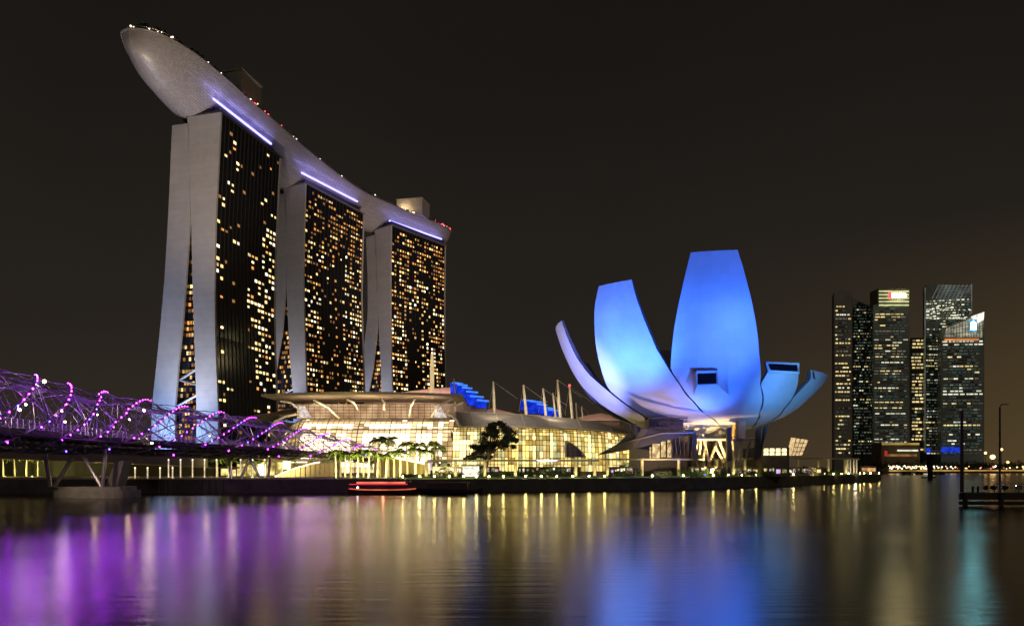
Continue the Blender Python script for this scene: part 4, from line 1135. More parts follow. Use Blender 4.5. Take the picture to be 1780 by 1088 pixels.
# kiosks / back wall with lights seen under the walkways
rr = random.Random(77)
for (xa, xb, D, lab) in ((752, 868, 196, 'row of lit kiosks behind the left covered walkway'), (900, 1010, 204, 'row of pink and white lit kiosks between the columns before the glowing hall'), (1270, 1345, 226, 'row of violet and white lit kiosks under the right side of the museum'), (1352, 1432, 250, 'row of yellow lit kiosks right of the museum annex'), (1326, 1370, 221.5, 'bright lit kiosks at the foot of the museum annex'), (1060, 1104, 206, 'lit kiosks behind the middle covered walkway, left of the museum lobby'), (1200, 1262, 204.5, 'lit kiosks between the raking museum columns')):
    r = thing('kiosk_row', lab, 'kiosk', (X((xa+xb)/2, D), D, GZ), 'kiosks behind the walkways')
    b = MB(); b.prism([(X(xa, D), D), (X(xb, D), D), (X(xb, D), D+3), (X(xa, D), D+3)], GZ, GZ+3.1); b.build('wall', mat('kiosk_wall', (.12, .10, .07), .6, var=.4, scale=.8), r)
    px = xa+2
    while px < xb-6:
        w_ = rr.uniform(3, 8); y0 = rr.uniform(812.5, 816); y1 = y0+rr.uniform(4, 9)
        b = MB(); b.quad(P(px, y1, D-.1), P(px+w_, y1, D-.1), P(px+w_, y0, D-.1), P(px, y0, D-.1)); b.build('lit_window', rr.choice(SF), r)
        px += w_+rr.uniform(1, 5)
# bright small kiosk
r = thing('ticket_kiosk', 'small bright white kiosk behind the quay lamps near the tree', 'kiosk', (X(818, 182), 182, GZ))
b = MB(); b.prism([(X(804, 182), 182), (X(832, 182), 182), (X(832, 182), 185), (X(804, 182), 185)], GZ, Z(810, 182)); b.build('wall', emis('kiosk_glow', (1, .93, .75), 1.1, .5, 1.5), r)
b = MB(); b.box((X(818, 182), 183.3, Z(810, 182)+.15), (5.2, 4.2, .3)); b.build('roof', GREYROOF, r)

# palms --------------------------------------------------------
def make_palm(h, seed, name='royal_palm'):
    rr = random.Random(seed)
    r = thing(name, 'x', 'palm', (0, 0, 0), 'royal palms along the promenade')
    b = MB(); lean = rr.uniform(-.3, .3)
    b.tube([(lean*(k/6)**2, 0, h*k/6) for k in range(7)], [.30-.02*k+(.06 if k == 2 else 0) for k in range(7)], 8)
    b.build('trunk', PALMBARK, r, smooth=True)
    b = MB(); top = Vector((lean, 0, h))
    b.tube([top, top+Vector((0, 0, 1.1))], [.2, .12], 6)
    top = top+Vector((0, 0, .9)); nf = 15
    for k in range(nf):
        az = 2*PI*k/nf+rr.uniform(-.2, .2); el = rr.uniform(.1, 1.15); L_ = rr.uniform(2.3, 3.1)
        d = Vector((math.cos(az), math.sin(az), 0)); pts = []
        for i in range(9):
            t = i/8; pts.append(top+d*(L_*t*math.cos(el*.6)*(1-.12*t))+Vector((0, 0, L_*(math.sin(el)*t-(.75+.25*math.sin(k))*t*t))))
        b.tube(pts, .035, 3, caps=False); side = Vector((-d.y, d.x, 0))
        for i in range(1, 9):
            for f in (0, .5):
                if i == 8 and f: continue
                p = pts[i].lerp(pts[min(i+1, 8)], f); wl = .85*math.sin(PI*(.12+.8*(i+f)/9))+.12
                for sg in (-1, 1):
                    tip = p+side*sg*wl+d*.28+Vector((0, 0, -.42*wl-.1)); w2 = d*.13
                    b.add([p-w2, p+w2, tip], [(0, 1, 2)])
    b.build('crown', FROND, r)
    return r
pl1, pl2, pl3 = make_palm(6.2, 1), make_palm(5.0, 4), make_palm(7.0, 6)
def put_palm(p, px, D, sc, label, used):
    loc = (X(px, D), D, GZ+.03)
    if not used: p.location = loc; p.scale = (sc,)*3; p['label'] = label; p.rotation_euler = (0, 0, px); return p
    return dup(p, loc, px*1.7, sc, label)
PL = [(0, 584, 188, 1.0), (1, 592, 196, .98), (0, 600, 190, .92), (1, 610, 194, 1.1), (0, 622, 186, .92), (2, 632, 195, .92), (0, 641, 186, 1.0),
      (2, 660, 204, 1.35), (2, 675, 205, 1.40), (0, 656, 190, .9), (0, 671, 188, .85), (1, 685, 196, 1.2), (2, 708, 200, 1.18), (0, 696, 190, 1.0), (2, 730, 204, 1.18), (0, 722, 192, 1.1), (0, 741, 194, 1.05), (2, 754, 206, 1.22), (0, 762, 208, 1.2)]
used = set(); P3 = [pl1, pl2, pl3]; PLs = sorted(range(len(PL)), key=lambda i: PL[i][1])
for rank, i in enumerate(PLs):
    k, px, D, sc = PL[i]
    put_palm(P3[k], px, D, sc, f'royal palm in front of the glowing hall, {nth(rank, len(PL))} of the long row', k in used); used.add(k)
LP = [(2, 6, 212, .78), (0, 26, 215, .88), (0, 46, 213, .90), (0, 66, 215, .86)]
for i, (k, px, D, sc) in enumerate(LP): put_palm(P3[k], px, D, sc, f'yellow-lit palm under the road bridge at far left, {nth(i, 4)} of four', True)
MP = [(1, 378, 196, .9), (1, 402, 205, .85), (0, 438, 212, .8), (1, 447, 196, .8), (0, 505, 212, .75)]
for i, (k, px, D, sc) in enumerate(MP): put_palm(P3[k], px, D, sc, f'small palm on the lit plaza under the footbridge, {nth(i, 5)} of five', True)
PP = [(770, 184), (838, 186), (1066, 190), (1083, 194), (1105, 192), (1283, 214), (1303, 216), (1330, 222), (1372, 236), (1400, 246), (1432, 262)]
for i, (px, D) in enumerate(PP): put_palm(P3[1], px, D, .42+.1*(i % 2), f'short bushy palm under the covered walkways, {nth(i, len(PP))} of eleven', True)
for k, (px, D, pw) in enumerate(((10, 209, 300), (56, 209, 300), (585, 183, 420), (612, 183, 420), (640, 181, 420), (668, 184, 500), (698, 184, 500), (728, 186, 500), (756, 190, 420), (395, 190, 380), (440, 192, 500), (490, 200, 500))):
    r = thing('palm_uplight', f'ground uplight at the foot of the palms, {nth(k, 12)} of twelve', 'uplight', (X(px, D), D, GZ+.03), 'palm uplights')
    b = MB(); b.tube([(X(px, D), D, GZ), (X(px, D), D, GZ+.35)], .16, 8); b.build('housing', HOUSE, r)
    lamp('uplight', 'SPOT', (X(px, D), D-2.0, GZ+.5), pw*28, (1, .90, .32), r, (X(px, D), D+5, GZ+5), .3, 125, .8)

# hedges, bushes, tree
def leafmass(b, c, rad, n, rr, size=.3, shell=.55):
    for _ in range(n):
        v = Vector((rr.gauss(0, 1), rr.gauss(0, 1), rr.gauss(0, 1))).normalized()*(shell+(1-shell)*rr.random())
        p = Vector((c[0]+v.x*rad[0], c[1]+v.y*rad[1], c[2]+v.z*rad[2]))
        n1 = Vector((rr.uniform(-1, 1), rr.uniform(-1, 1), rr.uniform(-1, 1))).normalized(); n2 = n1.cross(Vector((rr.uniform(-1, 1), rr.uniform(-1, 1), rr.uniform(-1, 1)))).normalized()
        s_ = size*rr.uniform(.6, 1.3); b.quad(p-n1*s_, p-n2*s_*.5, p+n1*s_, p+n2*s_*.5)
rr = random.Random(14)
def shrub(px, D, w_, h_, label, m_=LEAF, name='shrub', cat='shrub'):
    x_ = X(px, D); r = thing(name, label, cat, (x_, D, GZ+.03), 'shrubs along the promenade')
    b = MB(); nn = max(3, int(w_/1.0))
    for k in range(nn):
        cx_ = x_+(k+.5-nn/2)*w_/nn+rr.uniform(-.2, .2); hh = h_*rr.uniform(.75, 1.1)
        leafmass(b, (cx_, D+rr.uniform(-.4, .4), GZ+hh*.55), (w_/nn*.85, .9, hh*.5), 170, rr, .20)
    b.build('foliage', m_, r)
    b = MB()
    for k in range(nn): cx_ = x_+(k+.5-nn/2)*w_/nn; b = MB(); b.tube([(cx_, D, GZ), (cx_+.1, D, GZ+h_*.6)], .06, 4); b.build('stem', BARK, r)
SH = [(712, 176, 4, 1.3), (745, 178, 3, 1.2), (772, 178, 4, 2.2), (795, 180, 3, 1.4), (845, 182, 4, 1.9), (880, 184, 4, 2.0), (912, 186, 5, 2.0), (943, 187, 6, 2.4), (985, 190, 7, 2.5), (1030, 190, 3, 1.5), (1070, 192, 5, 2.0), (1100, 194, 5, 2.2), (1150, 198, 6, 1.8), (1205, 200, 9, 2.3), (1240, 203, 9, 2.4), (1300, 212, 5, 2.2), (1332, 220, 5, 2.0), (1360, 230, 5, 2.1), (1400, 244, 7, 2.6), (1425, 255, 6, 2.4), (1450, 268, 5, 2.0)]
for i, (px, D, w_, h_) in enumerate(SH): shrub(px, D, w_, h_, f'leafy green shrub behind the quay lamps, {nth(i, len(SH))} of the row', LEAF if i % 3 else LEAFD)
def big_tree():
    D = 192; base = P(838, 815, D); base.z = GZ
    r = thing('rain_tree', 'big dark leafy tree standing before the glowing wing of the hall', 'tree', base)
    b = MB(); top = P(850, 790, D)
    b.tube([base, base.lerp(top, .5)+Vector((.3, 0, 0)), top], [.55, .42, .36], 8)
    cs = [(868, 745, 3.6, 2.4), (853, 752, 3.4, 2.2), (886, 755, 2.6, 2.3), (875, 766, 3.6, 2.4), (848, 770, 3.6, 2.4), (832, 777, 3.0, 2.2), (862, 778, 3.6, 2.2), (884, 770, 2.6, 2.0), (824, 789, 2.6, 2.0), (842, 790, 3.2, 1.8), (864, 738, 1.6, 1.1), (895, 764, 1.4, 1.2), (816, 796, 2, 1.3), (857, 741, 1.6, 1.1)]
    for (px, py, a_, c_) in cs:
        q = P(px, py, D+rr.uniform(-2.5, 2.5)); b.tube([top, top.lerp(q, .55)+Vector((0, 0, .5)), q], [.24, .14, .05], 5)
    b.build('trunk', BARK, r)
    b = MB()
    for (px, py, a_, c_) in cs:
        q = P(px, py, D+rr.uniform(-2.5, 2.5))
        for _ in range(7):
            o_ = Vector((rr.uniform(-1, 1)*a_*.6, rr.uniform(-1, 1)*a_*.6, rr.uniform(-1, 1)*c_*.55))
            leafmass(b, q+o_, (a_*.42, a_*.42, c_*.38), 210, rr, .26, .2)
    b.build('crown', mat('rain_tree_leaf', (.045, .05, .018), .6, var=.5, scale=1.0), r)
big_tree()
# lit stair edge (diagonal light line among the palms)
r = thing('lit_ramp', 'sloping ramp with a bright lit handrail behind the palms', 'ramp', (X(700, 214), 214, GZ))
a_, c_ = P(650, 787, 214), P(746, 807, 196)
b = MB(); b.tube([a_, a_.lerp(c_, .5)+Vector((0, 0, -.1)), c_], .22, 6); b.build('light_strip', emis('ramp_light', (1, .86, .5), 4.5, .5, .8), r)
b = MB(); b.quad(a_-Vector((0, 0, .3)), c_-Vector((0, 0, .3)), (c_.x, c_.y, GZ), (a_.x, a_.y, GZ)); b.quad(a_-Vector((0, 0, .3)), c_-Vector((0, 0, .3)), c_+Vector((1, 4, -.3)), a_+Vector((1, 4, -.3))); b.build('side_wall', mat('ramp_wall', (.17, .125, .06), .7, var=.25, scale=.6), r)
b = MB(); b.tube([c_, (c_.x, c_.y, GZ)], .4, 6); b.build('end_post', emis('post_glow', (1, .88, .4), 1.2, .4), r)
# lit plaza colonnade (under the bridge)
for (xa, xb, n, D, z0, lab, pw) in ((213, 300, 5, 178, 813, 'row of short glowing post lamps on the quay at left', 0), (293, 460, 9, 192, 799, 'tall slim lit posts on the plaza behind the second bridge pier', 0)):
    for k in range(n):
        px = lerp(xa, xb, k/(n-1)); r = thing('post_lamp', f'{"short glowing post lamp on the left quay" if n == 5 else "tall slim lit post on the plaza under the footbridge"}, {nth(k, n)} of {n}', 'lamp post', (X(px, D), D, GZ+.03), lab)
        b = MB(); b.tube([(X(px, D), D, GZ), (X(px, D), D, Z(z0, D))], .16, 6); b.build('post', emis('post_lit', (1, .78, .48), .8, .5, 1.2), r)
        b = MB(); b.ball((X(px, D), D, Z(z0, D)), .22, 6, 4); b.build('lamp_head', emis('post_head', (1, .85, .6), 2.4), r)
# plaza building behind bridge, bright storefronts and brown clad wedge
r = thing('plaza_building', 'low plaza building with bright yellow shopfronts and ribbed brown wall under the footbridge', 'building', (X(500, 226), 226, GZ))
b = MB(); b.prism([(X(372, 226), 226), (X(575, 226), 226), (X(575, 226), 240), (X(372, 226), 240)], GZ, Z(797, 226)); b.build('wall', mat('plaza_wall', (.22, .18, .11), .7, var=.2), r)
YG = emis('plaza_glow', (1, .80, .28), 1.1, .75, .45, lo=(.45, .33, .08)); WG2 = emis('plaza_white', (1, .86, .60), 2.6, .5, .5)
rr = random.Random(4)
for (x0, x1, y0, y1, m_) in ((384, 396, 812, 829, YG), (398, 410, 816, 830, SF[1]), (412, 428, 806, 830, YG), (430, 446, 808, 829, YG), (448, 462, 806, 829, WG2), (464, 478, 802, 829, YG), (480, 492, 803, 826, YG), (492, 505, 801, 818, WG2), (505, 534, 802, 807, WG2)):
    b = MB(); b.quad(P(x0, y1-3, 225.5), P(x1, y1-3, 225.5), P(x1, y0, 225.5), P(x0, y0, 225.5)); b.build('shopfront', m_, r)
b = MB(); D = 205
p = [P(478, 829, D), P(585, 828, D), P(585, 804, D), P(543, 806, D), P(505, 817, D)]; q = [v+Vector((0, 6, 0)) for v in p]
b.add(p+q, [(0, 1, 2, 3, 4)]+[(i, i+5, (i+1) % 5+5, (i+1) % 5) for i in range(5)]); b.build('wedge_wall', mat('wedge_clad', (.20, .145, .10), .7, var=.1), r)
b = MB()
for k in range(12):
    b = MB(); px = 487+k*8.6; yt = interp([(478, 829), (505, 817), (543, 806), (600, 804)], px); b.tube([P(px, 829, D-.15), P(px, yt, D-.15)], .14, 4); b.build('wall_rib', mat('rib_clad', (.22, .16, .12), .6), r)
b = MB(); b.tube([P(478, 828, D-.3), P(505, 816, D-.3), P(543, 805, D-.3), P(556, 803, D-.3)], .22, 5); b.build('lit_coping', emis('coping_glow', (1, .85, .5), 2.2, .4), r)
lamp('plaza_light', 'SPOT', P(455, 812, 196)+Vector((0, 0, 1)), 5200, (1, .82, .35), r, P(470, 812, 226), .5, 120)
lamp('plaza_light', 'SPOT', P(540, 822, 190), 2200, (1, .72, .45), r, P(540, 815, 210), .5, 110)

# quay wall fender piles + railing left
for k in range(11):
    px = 265+k*12; D = coast(px)-.45
    b = MB(); b.tube([(X(px, D), D, -1), (X(px, D), D, 2.9)], .28, 8); tag(b.build('fender_pile', QUAYM, loc=(X(px, D), D, 0)), f'dark fender pile against the left quay wall, {nth(k, 11)} of eleven', 'pile', 'fender piles on the quay')

# boat
bt = thing('river_boat', 'low river boat trimmed with red and orange lights moored at the quay', 'boat', (X(662, 150), 150, 0))
D = 149.5; x0, x1 = X(598, D), X(728, D); xm = (x0+x1)/2; HB = mat('boat_hull', (.03, .012, .012), .35, var=.2)
b = MB()
def bh(u, v):
    t = 2*u-1; hw = 1.7*(1-abs(t)**3)**.6 if abs(t) < 1 else 0; a_ = PI*v
    return Vector((xm+(x1-x0)/2*t*(1-.06*math.sin(a_)), D+2-hw*math.cos(a_), .9+.35*abs(t)**3-(1.3)*math.sin(a_)))
b.grid(bh, 24, 8); b.build('hull', HB, bt, smooth=True)
b = MB(); b.grid(lambda u, v: bh(u, v)*1.0 if False else Vector((bh(u, 0).x, lerp(bh(u, 0).y, bh(u, 1).y, v), bh(u, 0).z-.08)), 24, 1); b.build('deck', mat('boat_deck', (.12, .06, .04), .6), bt)
b = MB(); b.box((xm+.3, D+2, 2.75), (11.5, 2.8, .16)); b.build('roof', mat('boat_roof', (.25, .06, .04), .5), bt)
b = MB()
for k in range(8):
    for yy in (-1.2, 1.2): b.tube([(xm-5+k*1.5, D+2+yy, .8), (xm-5+k*1.5, D+2+yy, 2.7)], .05, 4)
b.build('roof_posts', HB, bt)
b = MB(); b.tube([(x0+2.6, D+.55, 2.55), (x1-3.0, D+.55, 2.55)], .16, 5); b.build('light_string', emis('boat_orange', (1, .20, .10), 1.3, .4, .4), bt)
b = MB(); b.tube([(x0+1.0, D+.6, 2.2), (x1-2.6, D+.6, 2.2)], .09, 5); b.build('light_string', emis('boat_red', (1, .03, .10), 1.1), bt)
b = MB(); b.tube([bh(u/20, 0)+Vector((0, -.1, .1)) for u in range(1, 20)], .12, 5); b.build('gunwale_light', emis('boat_gun', (1, .16, .07), .8, .5, .4), bt)
b = MB(); b.ball((x0+2.9, D+.2, 1.5), .2, 8, 5); b.build('bow_lamp', emis('bow_lamp', (.8, .85, 1), 12), bt)
lamp('cabin_glow', 'POINT', (xm, D+2, 2.2), 120, (1, .25, .15), bt, size=.3)
bt2 = thing('dark_boat', 'unlit dark boat moored right of the red-lit boat', 'boat', (X(765, 155), 155, 0))
b = MB(); D = 154; x0, x1 = X(722, D), X(840, D); xm = (x0+x1)/2; b.grid(bh, 24, 8); b.build('hull', mat('dark_boat_hull', (.02, .025, .03), .4), bt2, smooth=True)
b = MB(); b.box((xm-.5, D+2, 1.7), (9, 2.2, 1.3)); b.box((xm-.5, D+2, 2.4), (9.8, 2.6, .12)); b.build('cabin', mat('dark_cabin', (.06, .035, .03), .5), bt2)

# ------------------------------------------------------------------ city towers
CB_DIM = emis('cbd_dim', (.75, .72, .5), .22, .6, .05, False); CB_Y = emis('cbd_yellow', (1, .78, .34), .95, .55, .08, False)
CB_W = emis('cbd_white', (.95, .95, .72), .95, .55, .08, False); CB_B = emis('cbd_blue', (.45, .65, 1), .6, .5, .08, False)
CB_O = emis('cbd_orange', (1, .30, .08), .8, .4, .08, False); CB_T = emis('cbd_teal', (.3, .55, .5), .12, .6, .05, False)
CBM = [CB_DIM, CB_Y, CB_W, CB_B, CB_O, CB_T, emis('cbd_facade_fill', (.6, .62, .5), .07, .6, .05, False), DKMETAL]
CBG = mat('city_glass', (.25, .30, .26), .4, var=.35, scale=.02, spec=.6)
CBG2 = mat('city_glass_brown', (.26, .24, .19), .45, var=.35, scale=.03, spec=.5)
def city(label, foot, ytop, rows, seed, g=CBG, density=.5, seg=(2.5, 5), faces=((1, 2, 1.0),), skip=None, mix=(0, 0, 1, 1, 2, 5), ybase=806, slant=None):
    pts = [(X(px, D), D) for px, D in foot]
    zt = [Z(y, pts[i][1]) for i, y in enumerate(ytop)] if isinstance(ytop, (list, tuple)) else Z(ytop, foot[1][1])
    cx_ = sum(p[0] for p in pts)/4; cy_ = sum(p[1] for p in pts)/4
    r = thing('office_tower', label, 'skyscraper', (cx_, cy_, 2.4), 'office towers across the bay')
    b = MB(); b.prism(pts, 2.4, zt); b.build('tower_body', g, r)
    rr = random.Random(seed); nb = 0
    for (i, j, dm) in faces:
        p0, p1 = Vector((*pts[i], 0)), Vector((*pts[j], 0)); d = (p1-p0); L_ = d.length; d.normalize(); n = Vector((d.y, -d.x, 0))*.5
        za = zt if not isinstance(zt, list) else None
        for k in range(rows):
            y = lerp(ybase, (min(ytop) if isinstance(ytop, (list, tuple)) else ytop)+2, (k+.3)/rows)
            zz = Z(y, foot[1][1])
            if skip and skip(y): continue
            rowd = rr.random(); q = density*dm*(1.7 if rowd > .6 else .55 if rowd > .3 else .18)
            cells = []; u = rr.uniform(1, 3); h = 240/rows*.14; mi0 = rr.choice(mix); used_ = []
            while u < L_-2:
                w_ = rr.uniform(*seg)
                if u+w_ > L_-1: break
                if za is None:
                    zlim = lerp(zt[i], zt[j], (u)/L_)-3
                    if zz > zlim: u += w_+.6; continue
                lit_ = rr.random() < q
                if lit_ or rr.random() < .5:
                    mi = (mi0 if rr.random() < .7 else rr.choice(mix)) if lit_ else rr.choice([6, 6, 5]); cells.append((u, u+w_*.88, mi))  # cells not lit still glow faintly, added to lift the dark facade
                u += w_+rr.choice([.3, .6, 1.4])
            if len(cells) < 2: continue
            us = []; fm = []
            for q_ in range(len(cells)):
                us += [cells[q_][0], cells[q_][1]]; fm.append(cells[q_][2])
                if q_ < len(cells)-1: fm.append(7)
            b = MB(); vs = []
            for uu in us: a_ = p0+d*uu+n; vs += [(a_.x, a_.y, zz), (a_.x, a_.y, zz+h*2)]
            b.v = vs; b.f = [(2*q_, 2*q_+2, 2*q_+3, 2*q_+1) for q_ in range(len(us)-1)]; b.mi = fm
            if b.f and nb < 98: b.build('window_row', CBM, r); nb += 1
    return r, pts, zt
# footprints: (left-back, left-front corner, right-front corner, right-back)
city('far left office tower with dark blank top and scattered amber windows', [(1446, 985), (1450, 950), (1481, 950), (1482, 985)], 506, 40, 1, CBG2, .62, (2, 5), ybase=790, skip=lambda y: y < 534, mix=(1, 1, 2, 0, 1, 1))
city('narrow dark office tower with slanted bluish top second from the left', [(1480, 1005), (1482, 975), (1518, 975), (1520, 1000)], [518, 520, 536, 534], 52, 2, CBG, .34, (1.5, 3), ybase=790, mix=(0, 2, 1, 5, 0, 0))
r3, p3, z3 = city('office tower with bright white roof sign and green-lit top floors', [(1514, 985), (1518, 940), (1581, 940), (1578, 985)], [531, 531, 502, 502], 58, 3, CBG, .46, (3, 8), ybase=790, skip=lambda y: y < 531, mix=(0, 1, 2, 5, 0, 1))
city('slim office tower banded with yellow floors between two taller towers', [(1581, 1010), (1583, 985), (1609, 985), (1610, 1010)], 587, 34, 4, CBG2, 1.0, (3, 6), ybase=790, mix=(1, 1, 1, 0))
r5, p5, z5 = city('tallest office tower with white lattice crown', [(1604, 985), (1608, 950), (1690, 955), (1688, 1000)], 494, 60, 5, CBG, .55, (2, 5), ybase=790, skip=lambda y: y < 520, mix=(2, 0, 2, 0, 5, 1))
r6, p6, z6 = city('rightmost office tower with slanted glowing crown and small bright sign', [(1630, 935), (1636, 905), (1711, 900), (1708, 940)], [574, 573, 541, 543], 46, 6, CBG, .55, (3, 7), ybase=790, skip=lambda y: y < 594, mix=(0, 2, 1, 5, 2, 5))
# crowns & signs
for k in range(5):
    b = MB(); y = 505+k*6; b.quad(P(1528, y+2.6, 938.5), P(1580, y+2.6, 938.5), P(1580, y, 938.5), P(1528, y, 938.5)); b.build('crown_floor', emis('crown_green', (.85, .9, .42), .8, .3, .1, False), r3)
b = MB(); b.prism([(X(1526, 939), 939), (X(1581.5, 939), 939), (X(1581.5, 939), 960), (X(1526, 939), 960)], Z(531, 939), Z(501.5, 939)); b.build('crown_block', CBG2, r3)
b = MB(); c = P(1562, 513.6, 937); nseg = 16
b.add([(c.x+10.5*math.copysign(abs(math.cos(2*PI*k/nseg))**.5, math.cos(2*PI*k/nseg)), c.y, c.z+3.3*math.copysign(abs(math.sin(2*PI*k/nseg))**.6, math.sin(2*PI*k/nseg))) for k in range(nseg)], [tuple(range(nseg))]); b.build('roof_sign', emis('sign_white', (1, .82, .40), 26), r3)
b = MB(); b.box(P(1547.5, 513.6, 937), (4.6, .6, 7)); b.build('sign_emblem', emis('sign_red', (1, .06, .08), 2.5), r3)
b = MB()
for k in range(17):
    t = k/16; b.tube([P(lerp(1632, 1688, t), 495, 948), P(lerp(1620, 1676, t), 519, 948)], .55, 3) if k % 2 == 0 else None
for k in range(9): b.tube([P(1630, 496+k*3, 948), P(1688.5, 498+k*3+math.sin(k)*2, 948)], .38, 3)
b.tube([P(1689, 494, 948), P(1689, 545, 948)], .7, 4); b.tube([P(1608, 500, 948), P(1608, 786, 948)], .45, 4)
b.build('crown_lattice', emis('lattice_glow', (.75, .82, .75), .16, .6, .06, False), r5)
for k in range(8):
    y = 523+k*4.4; b = MB(); rr = random.Random(k+100); u = 1610
    while u < 1686:
        w_ = rr.uniform(2, 6); b.quad(P(u, y+1.7-(u-1610)*.05, 947.5), P(u+w_, y+1.7-(u+w_-1610)*.05, 947.5), P(u+w_, y-(u+w_-1610)*.05, 947.5), P(u, y-(u-1610)*.05, 947.5), rr.choice([2, 2, 0, 0, 5])); u += w_+rr.uniform(.5, 4)
    b.build('lit_floor', CBM, r5)
b = MB(); n = 14
CRG = emis('crown_glow', (.85, .80, .55), .42, .6, .12, False, lo=(.5, .5, .4))
b.add([P(1641, 586, 898.5), P(1708, 586, 898.5), P(1710, 544, 898.5), P(1645, 571, 898.5)], [(0, 1, 2, 3)]); b.build('crown_screen', CRG, r6)
b = MB()
for k in range(14): px = 1643+k*5; yt = lerp(572, 544, (px-1643)/67); b.tube([P(px, 586, 898), P(px, yt, 898)], .35, 4)
for k in range(4): b.tube([P(1641+k*2, 585-k*4, 898), P(1709, 584-k*9, 898)], .25, 4)
b.build('crown_ribs', DKMETAL, r6)
b = MB(); b.add([P(1700, 562, 897), P(1710, 556, 897), P(1711, 542, 897), P(1688, 550, 897), P(1690, 556, 897)], [(0, 1, 2, 3, 4)]); b.build('crown_tip', emis('crown_tip', (.95, .9, .8), 1.1, .5, .2, False), r6)
b = MB(); b.box(P(1691.5, 566, 896), (9.5, .5, 16)); b.build('sign_panel', emis('sign_cyan', (.03, .30, .55), 1.2, .3, .2), r6)
b = MB(); c = P(1692, 566, 895.4); b.add([(c.x-3.4, c.y, c.z-5.5), (c.x+3.4, c.y, c.z-5.5), (c.x+3.4, c.y, c.z+3.5), (c.x, c.y, c.z+6.5), (c.x-3.4, c.y, c.z+3.5)], [(0, 1, 2, 3, 4)]); b.build('sign_logo', emis('sign_icy', (.22, .85, 1), 42), r6)
b = MB(); b.quad(P(1642, 592, 898), P(1702, 591, 898), P(1702, 588.5, 898), P(1642, 589, 898)); b.build('crown_band', CB_O, r6)
for (x0, x1, y0, y1) in ((1636, 1669, 777, 786), (1610, 1618, 779, 787)):
    b = MB(); b.quad(P(x0, y1, 897), P(x1, y1, 897), P(x1, y0, 897), P(x0, y0, 897)); b.build('blue_entrance_light', emis('cbd_deepblue', (.02, .06, .8), .6, .7, .2, False), r6)
# low waterfront building
r = thing('waterfront_building', 'low waterfront building with golden-lit roof edge below the office towers', 'building', (X(1565, 905), 905, 2.4))
b = MB(); b.prism([(X(1532, 905), 905), (X(1599, 905), 905), (X(1599, 905), 930), (X(1532, 905), 930)], 2.4, Z(770, 905)); b.build('wall', mat('low_wall', (.20, .14, .08), .7, var=.3, scale=.08), r)
b = MB(); b.quad(P(1533, 773, 904), P(1598, 773, 904), P(1598, 769.5, 904), P(1533, 769.5, 904)); b.build('lit_cornice', emis('cornice', (.8, .55, .15), .42, .4, .05, False), r)
b = MB(); b.quad(P(1560, 784, 904), P(1596, 784, 904), P(1596, 781.5, 904), P(1560, 781.5, 904)); b.build('lit_floor', CB_W, r)
b = MB(); b.quad(P(1538, 793, 904), P(1594, 793, 904), P(1594, 789, 904), P(1538, 789, 904)); b.build('arcade', emis('arc', (.7, .35, .1), .3, .6, .1, False), r)
r = thing('red_sign_tower', 'thin pylon with a small red sign left of the waterfront building', 'sign', (X(1540, 897), 897, 2.4))
b = MB(); b.tube([P(1540, 806, 897), P(1540, 788, 897)], .6, 4); b.build('post', DKMETAL, r)
b = MB(); b.box(P(1540, 788, 896), (3.4, .5, 7)); b.build('sign_face', emis('sign_red_dim', (.7, .05, .04), .6), r)

# far shore strip: dark treeline, quay lights
b = MB(); rr = random.Random(8); px = 1490
while px < 2300:
    D = rr.uniform(890, 899); q = P(px, 815-rr.uniform(3, 9), D); 
    leafmass(b, (q.x, q.y, Z(812, D)+rr.uniform(0, 3)), (7, 4, rr.uniform(4, 9)), 42, rr, 1.5, .1); px += rr.uniform(3, 5)
tag(b.build('distant_trees', LEAFD, loc=(X(1650, 895), 895, 2.4)), 'dark belt of trees along the far shore', 'trees', kind='stuff')
fb = thing('far_quay', 'far waterfront quay with a line of orange lights', 'quay', (X(1650, 884), 884, 0))
b = MB(); b.prism([(X(1535, 884), 884), (X(2300, 884), 884), (X(2300, 884), 889), (X(1535, 884), 889)], -1, 3.0); b.build('quay_wall', QUAYM, fb)
b = MB(); b.quad(P(1545, 818.6, 883), P(2200, 817.6, 883), P(2200, 816.2, 883), P(1545, 817.0, 883)); b.build('light_line', emis('far_orange', (1, .58, .15), .7, .6, .05), fb)
FL = [emis('far_gold', (1, .68, .25), 2.2, .4, .1), emis('far_white', (1, .9, .7), 2.8, .3, .1), emis('far_red', (1, .2, .15), 1.6, .3, .1)]
rr = random.Random(31); n = 0
for k in range(86):
    px = 1545+rr.random()**1.3*260 if k > 30 else 1545+k*2.3; y = rr.uniform(809.5, 814.5); r_ = rr.uniform(.5, 1.25)
    b = MB(); b.ball(P(px, y, 882.5), r_, 6, 4); b.build('shore_lamp', rr.choice([FL[0], FL[0], FL[0], FL[1], FL[2]]) if px > 1640 else rr.choice([FL[0], FL[1]]), fb)
for i, (px, py, m_, s_, lab) in enumerate(((1713, 787, 'far_orange_big', 1.6, 'orange street lamp just right of the office towers'), (1725.5, 794, 'far_orange_big', 3.0, 'largest orange street lamp above the far trees'), (1741, 781, 'far_orange_big', 1.6, 'highest orange street lamp above the far trees'), (1752, 803, 'far_orange_big', 1.5, 'low street lamp over the far shore near the right edge'))):
    r = thing('street_lamp', lab, 'street lamp', (X(px, 920), 920, 2.4), 'street lamps on the far shore')
    b = MB(); b.tube([P(px, 810, 920), P(px, py, 920)], .35, 5); b.build('post', DKMETAL, r)
    b = MB(); b.ball(P(px, py, 919), s_, 8, 6); b.build('lamp_head', emis(m_, (1, .55, .18), 6), r)
